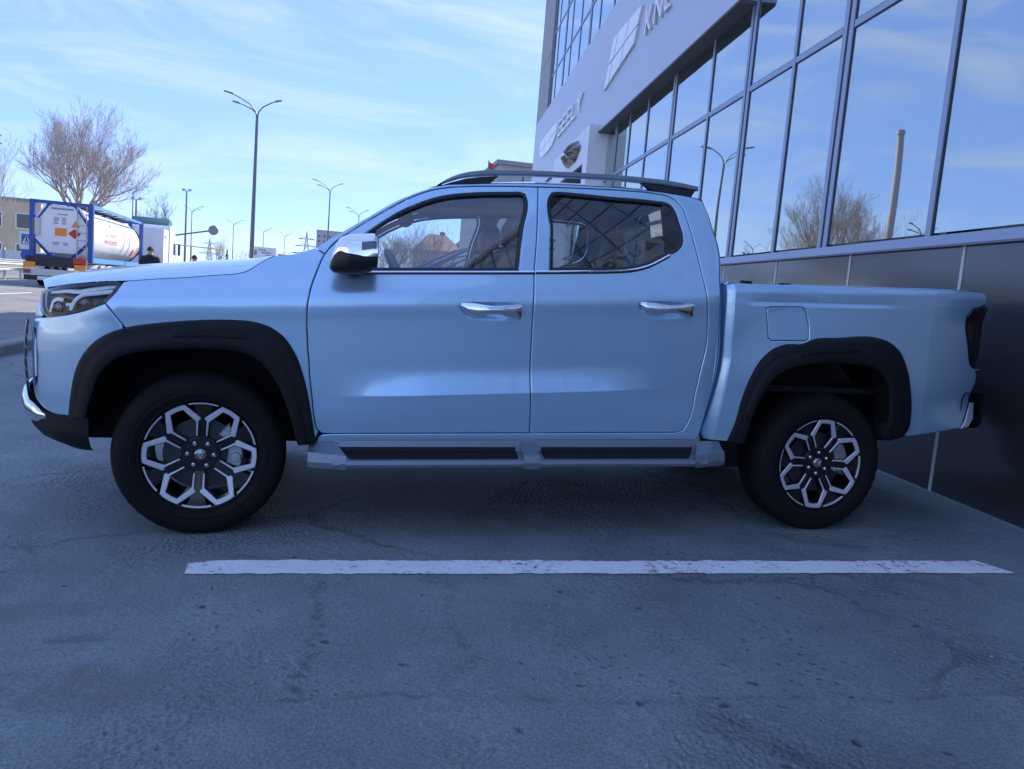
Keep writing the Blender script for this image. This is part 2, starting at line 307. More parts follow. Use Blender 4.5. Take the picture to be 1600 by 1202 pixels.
# ------------------------------------------------------------------ mesh helpers
class MB:
    def __init__(self): self.v = []; self.f = []
    def add(self, vs, fs):
        o = len(self.v); self.v += [tuple(p) for p in vs]; self.f += [tuple(i + o for i in f) for f in fs]; return self
    def box(self, c, s, rz=0.):
        x, y, z = s[0] / 2, s[1] / 2, s[2] / 2; cr, sr = math.cos(rz), math.sin(rz)
        vs = [(c[0] + cr * a - sr * b_, c[1] + sr * a + cr * b_, c[2] + d) for a in (-x, x) for b_ in (-y, y) for d in (-z, z)]
        return self.add(vs, [(0, 1, 3, 2), (4, 6, 7, 5), (0, 4, 5, 1), (2, 3, 7, 6), (0, 2, 6, 4), (1, 5, 7, 3)])
    def tube(self, path, rad, n=8, cap=True):
        path = [Vector(p) for p in path]; m = len(path)
        if not hasattr(rad, '__len__'): rad = [rad] * m
        t0 = (path[1] - path[0]).normalized(); up = Vector((0, 0, 1)) if abs(t0.z) < .9 else Vector((1, 0, 0))
        a = t0.cross(up).normalized(); vs = []; fs = []
        for i, p in enumerate(path):
            t = (path[min(i + 1, m - 1)] - path[max(i - 1, 0)]).normalized()
            a = (a - t * a.dot(t)).normalized(); b_ = t.cross(a)
            for k in range(n):
                q = 2 * math.pi * k / n
                vs.append(p + (a * math.cos(q) + b_ * math.sin(q)) * rad[i])
        for i in range(m - 1):
            for k in range(n):
                k2 = (k + 1) % n
                fs.append((i * n + k, i * n + k2, (i + 1) * n + k2, (i + 1) * n + k))
        if cap: fs.append(tuple(range(n - 1, -1, -1))); fs.append(tuple((m - 1) * n + k for k in range(n)))
        return self.add(vs, fs)
    def lathe(self, prof, n=48, axis='y', c=(0, 0, 0), closed=False):
        """prof: (radius, along) pairs"""
        vs = []; fs = []; m = len(prof)
        for r, h in prof:
            for k in range(n):
                q = 2 * math.pi * k / n; a, b_ = r * math.cos(q), r * math.sin(q)
                p = (a, h, b_) if axis == 'y' else ((a, b_, h) if axis == 'z' else (h, a, b_))
                vs.append((p[0] + c[0], p[1] + c[1], p[2] + c[2]))
        for i in range(m - 1 + (1 if closed else 0)):
            j = (i + 1) % m
            for k in range(n):
                k2 = (k + 1) % n
                fs.append((i * n + k, j * n + k, j * n + k2, i * n + k2))
        return self.add(vs, fs)
    def prism(self, poly, to3, d0, d1, bev=0.):
        """extrude a 2D polygon; to3(a, b, d) -> point. Optional chamfer on the d0 face"""
        n = len(poly); A = sum(poly[i][0] * poly[(i + 1) % n][1] - poly[(i + 1) % n][0] * poly[i][1] for i in range(n))
        if A < 0: poly = poly[::-1]
        rings = [(poly, d1), (poly, d0)]
        if bev:
            s = 1 if d1 > d0 else -1
            rings = [(poly, d1), (poly, d0 + s * bev), (inset(poly, bev), d0)]
        vs = []; fs = []
        for pl, d in rings: vs += [to3(a, b_, d) for a, b_ in pl]
        for r in range(len(rings) - 1):
            for i in range(n):
                j = (i + 1) % n; fs.append((r * n + i, r * n + j, (r + 1) * n + j, (r + 1) * n + i))
        fs.append(tuple(range(n - 1, -1, -1))); k = (len(rings) - 1) * n; fs.append(tuple(k + i for i in range(n)))
        return self.add(vs, fs)
    def grid(self, fn, nu, nv, close_u=False):
        vs = [fn(i / nu, j / nv) for i in range(nu + 1) for j in range(nv + 1)]
        fs = [(i * (nv + 1) + j, (i + 1) * (nv + 1) + j, (i + 1) * (nv + 1) + j + 1, i * (nv + 1) + j + 1) for i in range(nu) for j in range(nv)]
        return self.add(vs, fs)
    def flip(self): self.f = [f[::-1] for f in self.f]; return self
    def mirrored(self):
        o = MB(); o.v = [(x, -y, z) for x, y, z in self.v]; o.f = [f[::-1] for f in self.f]; return o
    def mesh(self, name, material, smooth=35., recalc=True):
        me = bpy.data.meshes.new(name); me.from_pydata(self.v, [], self.f)
        if recalc:
            bm = bmesh.new(); bm.from_mesh(me); bmesh.ops.recalc_face_normals(bm, faces=bm.faces); bm.to_mesh(me); bm.free()
        if smooth:
            me.polygons.foreach_set('use_smooth', [True] * len(me.polygons))
            me.set_sharp_from_angle(angle=math.radians(smooth))
        me.materials.append(MATS[material]); me.update()
        return me
    def build(self, name, material, parent=None, smooth=35., recalc=True):
        return link(name, self.mesh(name, material, smooth, recalc), parent)

def link(name, data, parent=None):
    o = bpy.data.objects.new(name, data); COL.objects.link(o)
    if parent: o.parent = parent
    return o
def tag(o, label=None, cat=None, group=None, kind=None):
    if label: o['label'] = label
    if cat: o['category'] = cat
    if group: o['group'] = group
    if kind: o['kind'] = kind
    return o
def empty(name, loc=(0, 0, 0), rot=(0, 0, 0)):
    o = link(name, None); o.location = loc; o.rotation_euler = rot; o.empty_display_size = .3; return o
def inset(poly, d):
    """offset a CCW polygon inwards by d"""
    n = len(poly); out = []
    for i in range(n):
        p0, p1, p2 = poly[i - 1], poly[i], poly[(i + 1) % n]
        e1 = (p1[0] - p0[0], p1[1] - p0[1]); e2 = (p2[0] - p1[0], p2[1] - p1[1])
        l1 = math.hypot(*e1) or 1e-9; l2 = math.hypot(*e2) or 1e-9
        n1 = (-e1[1] / l1, e1[0] / l1); n2 = (-e2[1] / l2, e2[0] / l2)
        bx, by = n1[0] + n2[0], n1[1] + n2[1]; q = bx * bx + by * by
        k = 2 * d / max(q, .6)
        out.append((p1[0] + bx * k, p1[1] + by * k))
    return out
def area2(p): return sum(p[i][0] * p[(i + 1) % len(p)][1] - p[(i + 1) % len(p)][0] * p[i][1] for i in range(len(p)))
def inside(p, poly):
    x, y = p; c = False; n = len(poly); j = n - 1
    for i in range(n):
        if (poly[i][1] > y) != (poly[j][1] > y) and x < (poly[j][0] - poly[i][0]) * (y - poly[i][1]) / (poly[j][1] - poly[i][1]) + poly[i][0]: c = not c
        j = i
    return c
def resample(pts, step, closed=False, corner=38., smooth=True):
    """Catmull-Rom through measured points, keeping real corners"""
    P = [Vector((a, b)) for a, b in pts]; n = len(P)
    isc = []
    for i in range(n):
        if not closed and i in (0, n - 1): isc.append(True); continue
        a = P[i] - P[i - 1]; b = P[(i + 1) % n] - P[i]
        isc.append(a.length < 1e-6 or b.length < 1e-6 or math.degrees(a.angle(b)) > corner)
    out = []; segs = n if closed else n - 1
    for i in range(segs):
        p1, p2 = P[i], P[(i + 1) % n]
        p0 = P[i - 1] if (not isc[i]) else p1 * 2 - p2
        p3 = P[(i + 2) % n] if (not isc[(i + 1) % n]) else p2 * 2 - p1
        L = (p2 - p1).length; m = max(1, round(L / step))
        # finite-difference tangents scaled for uneven spacing
        d0 = max((p1 - p0).length, 1e-6); d1 = max(L, 1e-6); d2 = max((p3 - p2).length, 1e-6)
        m1 = ((p1 - p0) / d0 * d1 + (p2 - p1) / d1 * d0) / (d0 + d1) * d1
        m2 = ((p2 - p1) / d1 * d2 + (p3 - p2) / d2 * d1) / (d1 + d2) * d1
        for k in range(m):
            t = k / m
            if smooth: q = p1 * (2 * t**3 - 3 * t * t + 1) + m1 * (t**3 - 2 * t * t + t) + p2 * (-2 * t**3 + 3 * t * t) + m2 * (t**3 - t * t)
            else: q = p1.lerp(p2, t)
            out.append((q.x, q.y))
    if not closed: out.append((P[-1].x, P[-1].y))
    return out
def by_count(pts, n):
    """n+1 points evenly spaced along a polyline"""
    L = [0.]
    for i in range(1, len(pts)): L.append(L[-1] + math.hypot(pts[i][0] - pts[i - 1][0], pts[i][1] - pts[i - 1][1]))
    out = []; j = 0
    for k in range(n + 1):
        t = L[-1] * k / n
        while j < len(pts) - 2 and L[j + 1] < t: j += 1
        q = (t - L[j]) / max(L[j + 1] - L[j], 1e-9)
        out.append((pts[j][0] + (pts[j + 1][0] - pts[j][0]) * q, pts[j][1] + (pts[j + 1][1] - pts[j][1]) * q))
    return out
def interp(tab, x):
    if x <= tab[0][0]: return tab[0][1]
    for i in range(len(tab) - 1):
        if x <= tab[i + 1][0]:
            t = (x - tab[i][0]) / (tab[i + 1][0] - tab[i][0]); return tab[i][1] + t * (tab[i + 1][1] - tab[i][1])
    return tab[-1][1]
UNIT = {}
def cube(name, c, s, material, parent=None, rz=0., bevel=False):
    """a box that shares its mesh with every other box of the material"""
    if material not in UNIT:
        UNIT[material] = MB().box((0, 0, 0), (1, 1, 1)).mesh('box_' + material, material, 0)
    o = link(name, UNIT[material], parent); o.location = c; o.scale = s; o.rotation_euler = (0, 0, rz); return o
def text_mesh(txt, size, depth, xs=1.):
    cu = bpy.data.curves.new('txt', 'FONT'); cu.body = txt; cu.size = size; cu.extrude = depth; cu.resolution_u = 4
    cu.align_x = 'LEFT'; cu.align_y = 'BOTTOM_BASELINE'
    o = bpy.data.objects.new('txt', cu); COL.objects.link(o)
    dg = bpy.context.evaluated_depsgraph_get(); me = bpy.data.meshes.new_from_object(o.evaluated_get(dg))
    bpy.data.objects.remove(o); bpy.data.curves.remove(cu)
    for v in me.vertices: v.co.x *= xs
    return me
def text_obj(name, txt, size, material, parent, mtx, xs=1., depth=.01):
    me = text_mesh(txt, size, depth, xs); me.materials.clear(); me.materials.append(MATS[material])
    o = link(name, me, parent); o.matrix_local = mtx; return o

# half-width surfaces of the body
def sm(a,b,x):
    t=max(0.,min(1.,(x-a)/(b-a))); return t*t*(3-2*t)
def hermite(pts,z):
    # monotone-ish cubic through (z,w) points
    n=len(pts)
    if z<=pts[0][0]: 
        return pts[0][1]+(z-pts[0][0])*(pts[1][1]-pts[0][1])/(pts[1][0]-pts[0][0])
    if z>=pts[-1][0]:
        return pts[-1][1]+(z-pts[-1][0])*(pts[-1][1]-pts[-2][1])/(pts[-1][0]-pts[-2][0])
    i=0
    while z>pts[i+1][0]: i+=1
    def m(k):
        if k==0: return (pts[1][1]-pts[0][1])/(pts[1][0]-pts[0][0])
        if k==n-1: return (pts[-1][1]-pts[-2][1])/(pts[-1][0]-pts[-2][0])
        a=(pts[k][1]-pts[k-1][1])/(pts[k][0]-pts[k-1][0]); b=(pts[k+1][1]-pts[k][1])/(pts[k+1][0]-pts[k][0])
        h0=pts[k][0]-pts[k-1][0]; h1=pts[k+1][0]-pts[k][0]
        return (a*h1+b*h0)/(h0+h1)
    h=pts[i+1][0]-pts[i][0]; t=(z-pts[i][0])/h
    m0,m1=m(i)*h,m(i+1)*h
    return (2*t**3-3*t*t+1)*pts[i][1]+(t**3-2*t*t+t)*m0+(-2*t**3+3*t*t)*pts[i+1][1]+(t**3-t*t)*m1
def wcab(x,z):
    """half width of cab, doors, fender and bumper corner at (x,z)"""
    lean=.07*sm(.85,1.2,z)*sm(.2,-.4,x)
    xe=x-lean
    b=.488+.027*(x-.6); low=.667+.055*(x-.7); cr=1.12+.066*(x-.8); be=1.249+.067*(x-.8)
    A=sm(.52,1.05,x)*(1-sm(1.8,2.3,x))
    if z<be:
        p=[(b-.1,.900),(b,.925),(b+.06,.934),(low,.938),(low+.17,.940),(cr-.09,.943),(cr-.012,.946),(cr+.015,.944),(be,.9)]
        w=hermite(p,z)
        # pressed crease low on the doors: tilts up towards the sky above it, breaks sharply below
        k=(low+.14-z)/.14
        if 0<k<=1: w+=A*.020*k*k
        elif k>1: w+=A*.020*max(0.,1-(low-z)/.17)
    else:
        d=z-be
        w=.9-.34*d-.34*d*d
    if xe<-.25:
        q=(-xe-.25)/.54
        w-=.31*q**3
    # soft round at rear edge of cab
    if x>2.44: w-=.012*(min(x-2.44,.1)/.06)**2
    return w
def bed_edge(z):
    T=[(.45,2.493),(.5,2.495),(.6,2.502),(.71,2.516),(.92,2.535),(1.05,2.533),(1.4,2.528)]
    for i in range(len(T)-1):
        if z<=T[i+1][0]:
            t=max(0.,(z-T[i][0])/(T[i+1][0]-T[i][0])); return T[i][1]+t*(T[i+1][1]-T[i][1])
    return T[-1][1]
def wbed(x,z):
    top=1.307+.034*(x-2.52)
    p=[(.40,.87),(.55,.91),(.75,.932),(1.0,.94),(top-.13,.9405),(top-.108,.940),(top-.098,.940-.005*sm(2.57,2.8,x)*(1-sm(3.2,3.8,x))),(top-.08,.9385-.003*sm(2.57,2.8,x)*(1-sm(3.2,3.8,x))),(top-.03,.935),(top,.925)]
    w=hermite(p,z)
    # wheel bulge: raised blister over the rear wheel
    r=math.hypot(x-3.2,(z-.45)*1.0)
    w+=.026*(1-sm(.46,.86,r))
    xb=bed_edge(z)+.036
    if x<xb: w-=.75*(xb-x)
    if x>3.74:
        d=x-3.74; w-=.16*d*sm(1.34,1.16,z)*sm(.55,.75,z)+.30*d*d
    return w

# outlines measured in the side view (x, z) in metres
P = {}
P['hood']=[(-0.703, 1.0871), (-0.5979, 1.1055), (-0.5145, 1.1191), (-0.3718, 1.1376), (-0.3054, 1.1425), (-0.1763, 1.1594), (-0.0456, 1.1746), (0.0873, 1.1938), (0.1546, 1.203), (0.1921, 1.2154), (0.2344, 1.244), (0.2674, 1.2707), (0.308, 1.2924)]
P['hoodsil']=[(-0.721, 1.0916), (-0.6822, 1.123), (-0.6117, 1.1485), (-0.5245, 1.1674), (-0.3789, 1.1934), (-0.2472, 1.2149), (0.0155, 1.2509), (0.2874, 1.2851)]
P['sil']=[(0.308, 1.2924), (0.4053, 1.3108), (0.4891, 1.3432)]
P['pil']=[(0.4891, 1.3432), (0.58, 1.4081), (0.7238, 1.5073), (0.8729, 1.6071), (0.9497, 1.646), (1.0278, 1.6791), (1.0498, 1.6877), (1.2344, 1.7174), (1.4295, 1.7383), (1.7631, 1.7578), (2.1059, 1.7635), (2.3212, 1.7523), (2.3837, 1.7454), (2.4178, 1.7377)]
P['cabrear']=[(2.4435, 1.7224), (2.4628, 1.6669), (2.4779, 1.583), (2.4969, 1.501), (2.5027, 1.4271), (2.4881, 1.2957), (2.4996, 1.118), (2.5105, 0.921), (2.4942, 0.7716), (2.4705, 0.6549), (2.4469, 0.5032)]
P['doorF']=[(0.4736, 0.8678), (0.4678, 1.0861), (0.4791, 1.1586), (0.5011, 1.2324), (0.5333, 1.3152), (0.5673, 1.3622), (0.652, 1.4332), (0.7979, 1.5373), (0.9111, 1.6103), (1.0275, 1.6643), (1.1063, 1.6844), (1.2258, 1.7016), (1.4283, 1.7195), (1.5632, 1.728)]
P['doorFl']=[(0.4787, 0.8387), (0.4853, 0.7503), (0.4979, 0.6539), (0.5107, 0.5565), (0.5233, 0.5105), (0.544, 0.489), (0.5819, 0.4865), (0.6697, 0.4883)]
P['seamB']=[(1.5632, 1.728), (1.5378, 1.4554), (1.5214, 1.2982), (1.5187, 0.9906), (1.5199, 0.8816), (1.5428, 0.5095)]
P['doorR']=[(2.3204, 0.5288), (2.3567, 0.5436), (2.3749, 0.5853), (2.4008, 0.7531), (2.4216, 0.8942), (2.4324, 0.9603), (2.4286, 1.1149), (2.4082, 1.2508), (2.3883, 1.3702), (2.365, 1.4993), (2.3436, 1.6062), (2.3211, 1.6897), (2.3002, 1.7138), (2.2687, 1.7339), (2.1899, 1.7462), (2.0171, 1.7487), (1.7609, 1.7392), (1.5765, 1.7291)]
P['winF']=[(0.754, 1.2517), (0.7257, 1.3211), (0.7055, 1.4159), (0.7256, 1.4341), (0.7987, 1.4905), (0.8733, 1.5434), (0.9494, 1.5846), (1.0269, 1.6201), (1.1053, 1.6447), (1.2243, 1.6664), (1.4261, 1.6873), (1.4718, 1.6912), (1.4926, 1.6862), (1.4979, 1.6699), (1.4702, 1.4981), (1.4423, 1.2961)]
P['winR']=[(1.598, 1.3077), (1.6094, 1.5086), (1.6244, 1.6909), (1.6336, 1.7018), (1.6639, 1.7077), (1.7574, 1.709), (1.9259, 1.7064), (2.1833, 1.704), (2.2436, 1.6994), (2.2679, 1.687), (2.2791, 1.6673), (2.2942, 1.604), (2.3064, 1.5198), (2.2992, 1.4863), (2.2743, 1.4567), (2.2237, 1.4288), (2.1666, 1.3974), (2.1053, 1.3661), (2.0198, 1.3414), (1.9344, 1.3295)]
P['headl']=[(-0.7277, 1.0694), (-0.6436, 1.0912), (-0.4759, 1.1201), (-0.3713, 1.1335), (-0.3126, 1.1371), (-0.3384, 1.0888), (-0.3778, 1.0413), (-0.4628, 1.0044), (-0.5358, 0.9827), (-0.6569, 0.9598), (-0.684, 0.974)]
P['flFo']=[(-0.5399, 0.5325), (-0.5356, 0.5817), (-0.5252, 0.6538), (-0.5068, 0.7397), (-0.4735, 0.8121), (-0.4253, 0.8708), (-0.3595, 0.9159), (-0.2947, 0.9415), (-0.1983, 0.963), (-0.1006, 0.9778), (0.0643, 0.9947), (0.165, 0.9985), (0.2329, 0.9949), (0.31, 0.9729), (0.3632, 0.9365), (0.4151, 0.8662), (0.4603, 0.7506), (0.4841, 0.6549), (0.5008, 0.5655), (0.5124, 0.4965), (0.5222, 0.4397)]
P['flFi']=[(-0.4527, 0.5434), (-0.4411, 0.5894), (-0.4296, 0.6213), (-0.4078, 0.701), (-0.376, 0.7584), (-0.3239, 0.8054), (-0.2264, 0.8374), (-0.0967, 0.857), (0.0671, 0.8642), (0.1693, 0.8572), (0.2376, 0.8372), (0.2933, 0.7903), (0.3505, 0.7051), (0.3873, 0.6178), (0.416, 0.5227), (0.4279, 0.4798), (0.4399, 0.4327)]
P['fuel']=[(2.7524, 1.1744), (2.7574, 1.1944), (2.7782, 1.1988), (2.9474, 1.2082), (2.9645, 1.1992), (2.9777, 1.1767), (2.9958, 1.1113), (3.0001, 1.0484), (2.9862, 1.0345), (2.7932, 1.0266), (2.774, 1.0405)]
P['hanF']=[(1.1559, 1.1096), (1.1643, 1.1236), (1.1884, 1.1294), (1.4288, 1.1429), (1.4543, 1.1383), (1.4617, 1.1234), (1.4521, 1.0829), (1.4345, 1.0666), (1.2299, 1.053), (1.2078, 1.061)]
P['hanR']=[(2.0481, 1.1619), (2.0565, 1.1782), (2.0762, 1.184), (2.3142, 1.1958), (2.3426, 1.1894), (2.3443, 1.1493), (2.3331, 1.1261), (2.3026, 1.1181), (2.1146, 1.1099), (2.0896, 1.1197)]
P['bumpseam']=[(-0.3778, 1.0413), (-0.2973, 0.9408)]
P['flRo']=[(2.6117, 0.4874), (2.636, 0.5942), (2.654, 0.7173), (2.6929, 0.8426), (2.7384, 0.9258), (2.804, 0.9867), (2.8731, 1.0132), (2.9738, 1.0213), (3.0124, 1.0414), (3.1635, 1.0602), (3.4028, 1.0712), (3.4863, 1.0511), (3.5516, 1.0058), (3.6007, 0.9267), (3.644, 0.7976), (3.6717, 0.6474), (3.6723, 0.5748), (3.6444, 0.5316), (3.5287, 0.5179)]
P['flRi']=[(2.6956, 0.4832), (2.7073, 0.5932), (2.7342, 0.6964), (2.7674, 0.7715), (2.8062, 0.8332), (2.8906, 0.8865), (2.997, 0.9142), (3.2585, 0.9264), (3.3751, 0.9157), (3.448, 0.8704), (3.4949, 0.7784), (3.5115, 0.691), (3.5188, 0.6021), (3.5097, 0.5326)]
P['bedtop']=[(2.5307, 1.308), (2.6091, 1.3096), (2.973, 1.3253), (3.3511, 1.3382), (3.7451, 1.3518), (4.0474, 1.3591)]
P['bedrear']=[(4.0689, 1.3428), (4.1033, 1.2915)]
P['bedfront']=[(2.5307, 1.308), (2.5365, 1.0536), (2.5384, 0.9213), (2.511, 0.71), (2.4926, 0.6079), (2.4829, 0.5085), (2.4938, 0.4889), (2.6171, 0.4854)]
P['lamp']=[(4.1094, 1.2738), (4.0352, 1.2523), (4.0103, 1.2117), (4.0177, 1.1688), (4.067, 1.0513), (4.1294, 0.935), (4.1567, 0.9219), (4.232, 0.9156)]
P['bedlow']=[(4.2357, 0.9044), (4.2575, 0.8589), (4.2511, 0.8099), (4.2096, 0.7771), (4.1908, 0.7178), (4.0772, 0.6238), (4.0379, 0.5832), (3.8641, 0.5622), (3.6724, 0.5337)]
# ------------------------------------------------------------------ pickup truck
# local frame: x towards the tail, y away from the driver's side, z up, origin on the ground under the front axle
TRUCK = empty('pickup_truck', (0, 0, 0), (0, -SLOPE, 0))
tag(TRUCK, 'light blue silver double cab pickup truck parked side on with tail to the wall', 'pickup truck')

def panel(name, poly, W, material, parent, side=-1, holes=(), off=0., bev=.005, thick=.022, gap=.0022, h=.04, creases=()):
    """body panel: an outline in the x-z side view laid over the half-width surface W, with a rolled edge"""
    P = list(poly)
    if area2(P) < 0: P = P[::-1]
    P = inset(P, gap); Pi = inset(P, bev)
    H = []; Hi = []
    for q in holes:
        q = list(q)
        if area2(q) < 0: q = q[::-1]
        q = inset(q, -gap); H.append(q); Hi.append(inset(q, -bev))
    pts = list(Pi); cons = [(i, (i + 1) % len(Pi)) for i in range(len(Pi))]
    rings = [(P, Pi, 0)]
    for q, qi in zip(H, Hi):
        o = len(pts); rings.append((q, qi, o)); pts += qi; cons += [(o + i, o + (i + 1) % len(qi)) for i in range(len(qi))]
    nb = len(pts)
    x0, x1 = min(p[0] for p in P), max(p[0] for p in P); z0, z1 = min(p[1] for p in P), max(p[1] for p in P)
    hz = h * .6; cell = {}
    for p in pts: cell.setdefault((int(p[0] // h), int(p[1] // h)), []).append(p)
    for line in creases:
        for q in line:
            if inside(q, Pi) and not any(inside(q, g_) for g_ in Hi) and not any((p[0] - q[0])**2 + (p[1] - q[1])**2 < .006**2 for a in (-1, 0, 1) for b in (-1, 0, 1) for p in cell.get((int(q[0] // h) + a, int(q[1] // h) + b), ())):
                pts.append(q); cell.setdefault((int(q[0] // h), int(q[1] // h)), []).append(q)
    z = z0 + hz; row = 0
    while z < z1:
        x = x0 + (h * .5 if row % 2 else h * .25)
        while x < x1:
            if inside((x, z), Pi) and not any(inside((x, z), q) for q in Hi):
                cx, cz = int(x // h), int(z // h)
                if not any((p[0] - x)**2 + (p[1] - z)**2 < (h * .42)**2 for a in (-1, 0, 1) for b in (-1, 0, 1) for p in cell.get((cx + a, cz + b), ())):
                    pts.append((x, z))
            x += h
        z += hz; row += 1
    r = delaunay_2d_cdt([Vector(p) for p in pts], cons, [], 0, 1e-7)
    V2 = [(v.x, v.y) for v in r[0]]
    F = []
    for f in r[2]:
        c = (sum(V2[i][0] for i in f) / len(f), sum(V2[i][1] for i in f) / len(f))
        if inside(c, Pi) and not any(inside(c, q) for q in Hi): F.append(tuple(f))
    def nrm(x, z):
        e = .004
        n = Vector((-(W(x + e, z) - W(x - e, z)) / (2 * e), side, -(W(x, z + e) - W(x, z - e)) / (2 * e))); return n.normalized()
    vs = []; ns = []; fs = []
    for x, z in V2: vs.append((x, side * (W(x, z) + off), z)); ns.append(nrm(x, z))
    for f in F:
        a, b, c = (V2[i] for i in f[:3])
        ccw = (b[0] - a[0]) * (c[1] - a[1]) - (b[1] - a[1]) * (c[0] - a[0]) > 0
        fs.append(f if ccw == (side < 0) else f[::-1])
    for Q, Qi, o in rings:
        n = len(Q); base = len(vs)
        for lev in range(4):
            for k in range(n):
                x, z = (Qi if lev == 0 else Q)[k]; wv = W(x, z) + off
                d = Vector((Q[k][0] - Qi[k][0], 0, Q[k][1] - Qi[k][1])).normalized(); nn = nrm(x, z)
                if lev == 0: vs.append((x, side * wv, z)); ns.append(nn)
                elif lev == 1: vs.append((x, side * (wv - bev), z)); ns.append((nn + d * 1.1).normalized())
                elif lev == 2: vs.append((x, side * (wv - bev), z)); ns.append(d)
                else: vs.append((x, side * (wv - thick), z)); ns.append(d)
        flipw = (o != 0 or Q is not P) != (side > 0)
        for (l0, l1) in ((0, 1), (2, 3)):
            for k in range(n):
                k2 = (k + 1) % n
                f = (base + l0 * n + k, base + l1 * n + k, base + l1 * n + k2, base + l0 * n + k2)
                fs.append(f if not flipw else f[::-1])
    me = bpy.data.meshes.new(name); me.from_pydata(vs, [], fs)
    me.polygons.foreach_set('use_smooth', [True] * len(me.polygons))
    me.normals_split_custom_set_from_vertices(ns)
    me.materials.append(MATS[material])
    return link(name, me, parent)
def surf_strip(name, A, B, W, material, parent, side=-1, prof=((0, .0), (1, .0)), ret=0.):
    """strip between two outlines on the surface; prof = (t, proud) pairs; ret folds the second edge inwards"""
    n = len(A) - 1; rows = list(prof); mb = MB(); m = len(rows) + (1 if ret else 0)
    vs = []
    for i in range(n + 1):
        for t, o in rows:
            x = A[i][0] + (B[i][0] - A[i][0]) * t; z = A[i][1] + (B[i][1] - A[i][1]) * t
            vs.append((x, side * (W(x, z) + o), z))
        if ret:
            x, z = B[i]; vs.append((x, side * (W(x, z) - ret), z))
    fs = [(i * m + j, i * m + j + 1, (i + 1) * m + j + 1, (i + 1) * m + j) for i in range(n) for j in range(m - 1)]
    mb.add(vs, fs); return mb.build(name, material, parent, 40.)

def both(fn):
    for s in (-1, 1): fn(s)
R_ = lambda L, st=.018, c=38.: resample(L, st, False, c)
doorF_line = R_(P['doorF']); doorFl_line = R_(P['doorFl']); seamB_line = R_(P['seamB']); doorR_line = R_(P['doorR'])
pil_line = R_(P['pil']); rear_line = R_(P['cabrear']); hood_line = R_(P['hood'])
winF_loop = resample(P['winF'], .015, True, 50); winR_loop = resample(P['winR'], .015, True, 62)
hanF_loop = resample(P['hanF'], .01, True, 60, False); hanR_loop = resample(P['hanR'], .01, True, 60, False)
flFo = by_count(R_(P['flFo']), 90); flFi = by_count(R_(P['flFi']), 90); flRo = by_count(R_(P['flRo'], .018, 60), 90); flRi = by_count(R_(P['flRi']), 90)
archF = [(o[0] * .45 + i[0] * .55, o[1] * .45 + i[1] * .55) for o, i in zip(flFo, flFi)]
archR = [(o[0] * .5 + i[0] * .5, o[1] * .5 + i[1] * .5) for o, i in zip(flRo, flRi)]

front_door_poly = doorF_line + seamB_line[1:] + doorFl_line[::-1]
rear_door_poly = seamB_line + doorR_line
split = min(range(len(archF)), key=lambda i: abs(archF[i][0] + .285) + (0 if archF[i][1] > .8 else 9))
fender_poly = [p for p in hood_line if p[0] > -.303] + R_(P['sil'])[1:] + [p for p in doorF_line[::-1] if p[0] <= .5335] + doorFl_line[:int(len(doorFl_line) * .72)] + [(.523, .47), (.519, .45)] + archF[split:][::-1] + R_(P['bumpseam'])[::-1] + [(-.3384, 1.0888), (-.3126, 1.137)]
head_bottom = [(-.3778, 1.0413), (-.4628, 1.0044), (-.5358, .9827), (-.6569, .9598)]
bumper_poly = R_(head_bottom) + R_([(-.70, .955), (-.742, .945), (-.752, .90), (-.757, .75), (-.752, .64), (-.735, .59), (-.68, .552), (-.6125, .534), (-.53, .536)]) + archF[:split + 1] + R_(P['bumpseam'])[::-1][1:-1]
sill_bottom = [(2.4464, .49), (2.2, .485), (1.5, .468), (.9, .455), (.60, .447), (.527, .444)]
frame_poly = pil_line + rear_line + R_(sill_bottom)[1:] + [(.528, .468), (.55, .4835)] + [p for p in doorFl_line if p[0] > .59] + [q for q in seamB_line[-1:]] + doorR_line + doorF_line[::-1][1:]
frame_poly = [p for i, p in enumerate(frame_poly) if i == 0 or math.hypot(p[0] - frame_poly[i - 1][0], p[1] - frame_poly[i - 1][1]) > .004]
frame_poly = [p for p in frame_poly if not (p[0] < .5325 and p[1] > .6 and p not in pil_line)]
bed_poly = R_(P['bedtop']) + R_([(4.0771, 1.3606), (4.0985, 1.353), (4.112, 1.33), (4.128, 1.285)])[1:] + R_(P['lamp'])[0:] + R_([(4.185, .911), (4.203, .885), (4.206, .84), (4.183, .793), (4.167, .76), (4.1577, .7223), (4.0912, .6215), (4.0601, .5792), (3.8783, .5594), (3.69, .537)]) + archR[::-1][4:] + R_(P['bedfront'])[::-1]
bed_poly = [p for i, p in enumerate(bed_poly) if i == 0 or math.hypot(p[0] - bed_poly[i - 1][0], p[1] - bed_poly[i - 1][1]) > .004]
head_loop = resample(P['headl'], .012, True, 40)

door_creases = []
for dz in (-.012, -.004, .0, .006, .016):
    door_creases.append([(.47 + .014 * k, .667 + .055 * (.47 + .014 * k - .7) + dz) for k in range(145)])
for dz in (-.016, -.006, .006, .018):
    door_creases.append([(.47 + .016 * k, 1.12 + .066 * (.47 + .016 * k - .8) + dz) for k in range(126)])
bed_creases = [[(3.74 + dx, .60 + .016 * k) for k in range(46)] for dx in (-.010, 0., .010)] + [[(2.52 + .018 * k, 1.307 + .034 * (.018 * k) - dz) for k in range(90)] for dz in (.118, .108, .098, .088, .075)] + [[(bed_edge(.50 + .016 * k) + dx, .50 + .016 * k) for k in range(51)] for dx in (.028, .036, .046)]
def inner(name, poly, W, material, parent, side, off, holes=()):
    return panel(name, poly, W, material, parent, side, holes, -off, .001, .004, .012, .07)

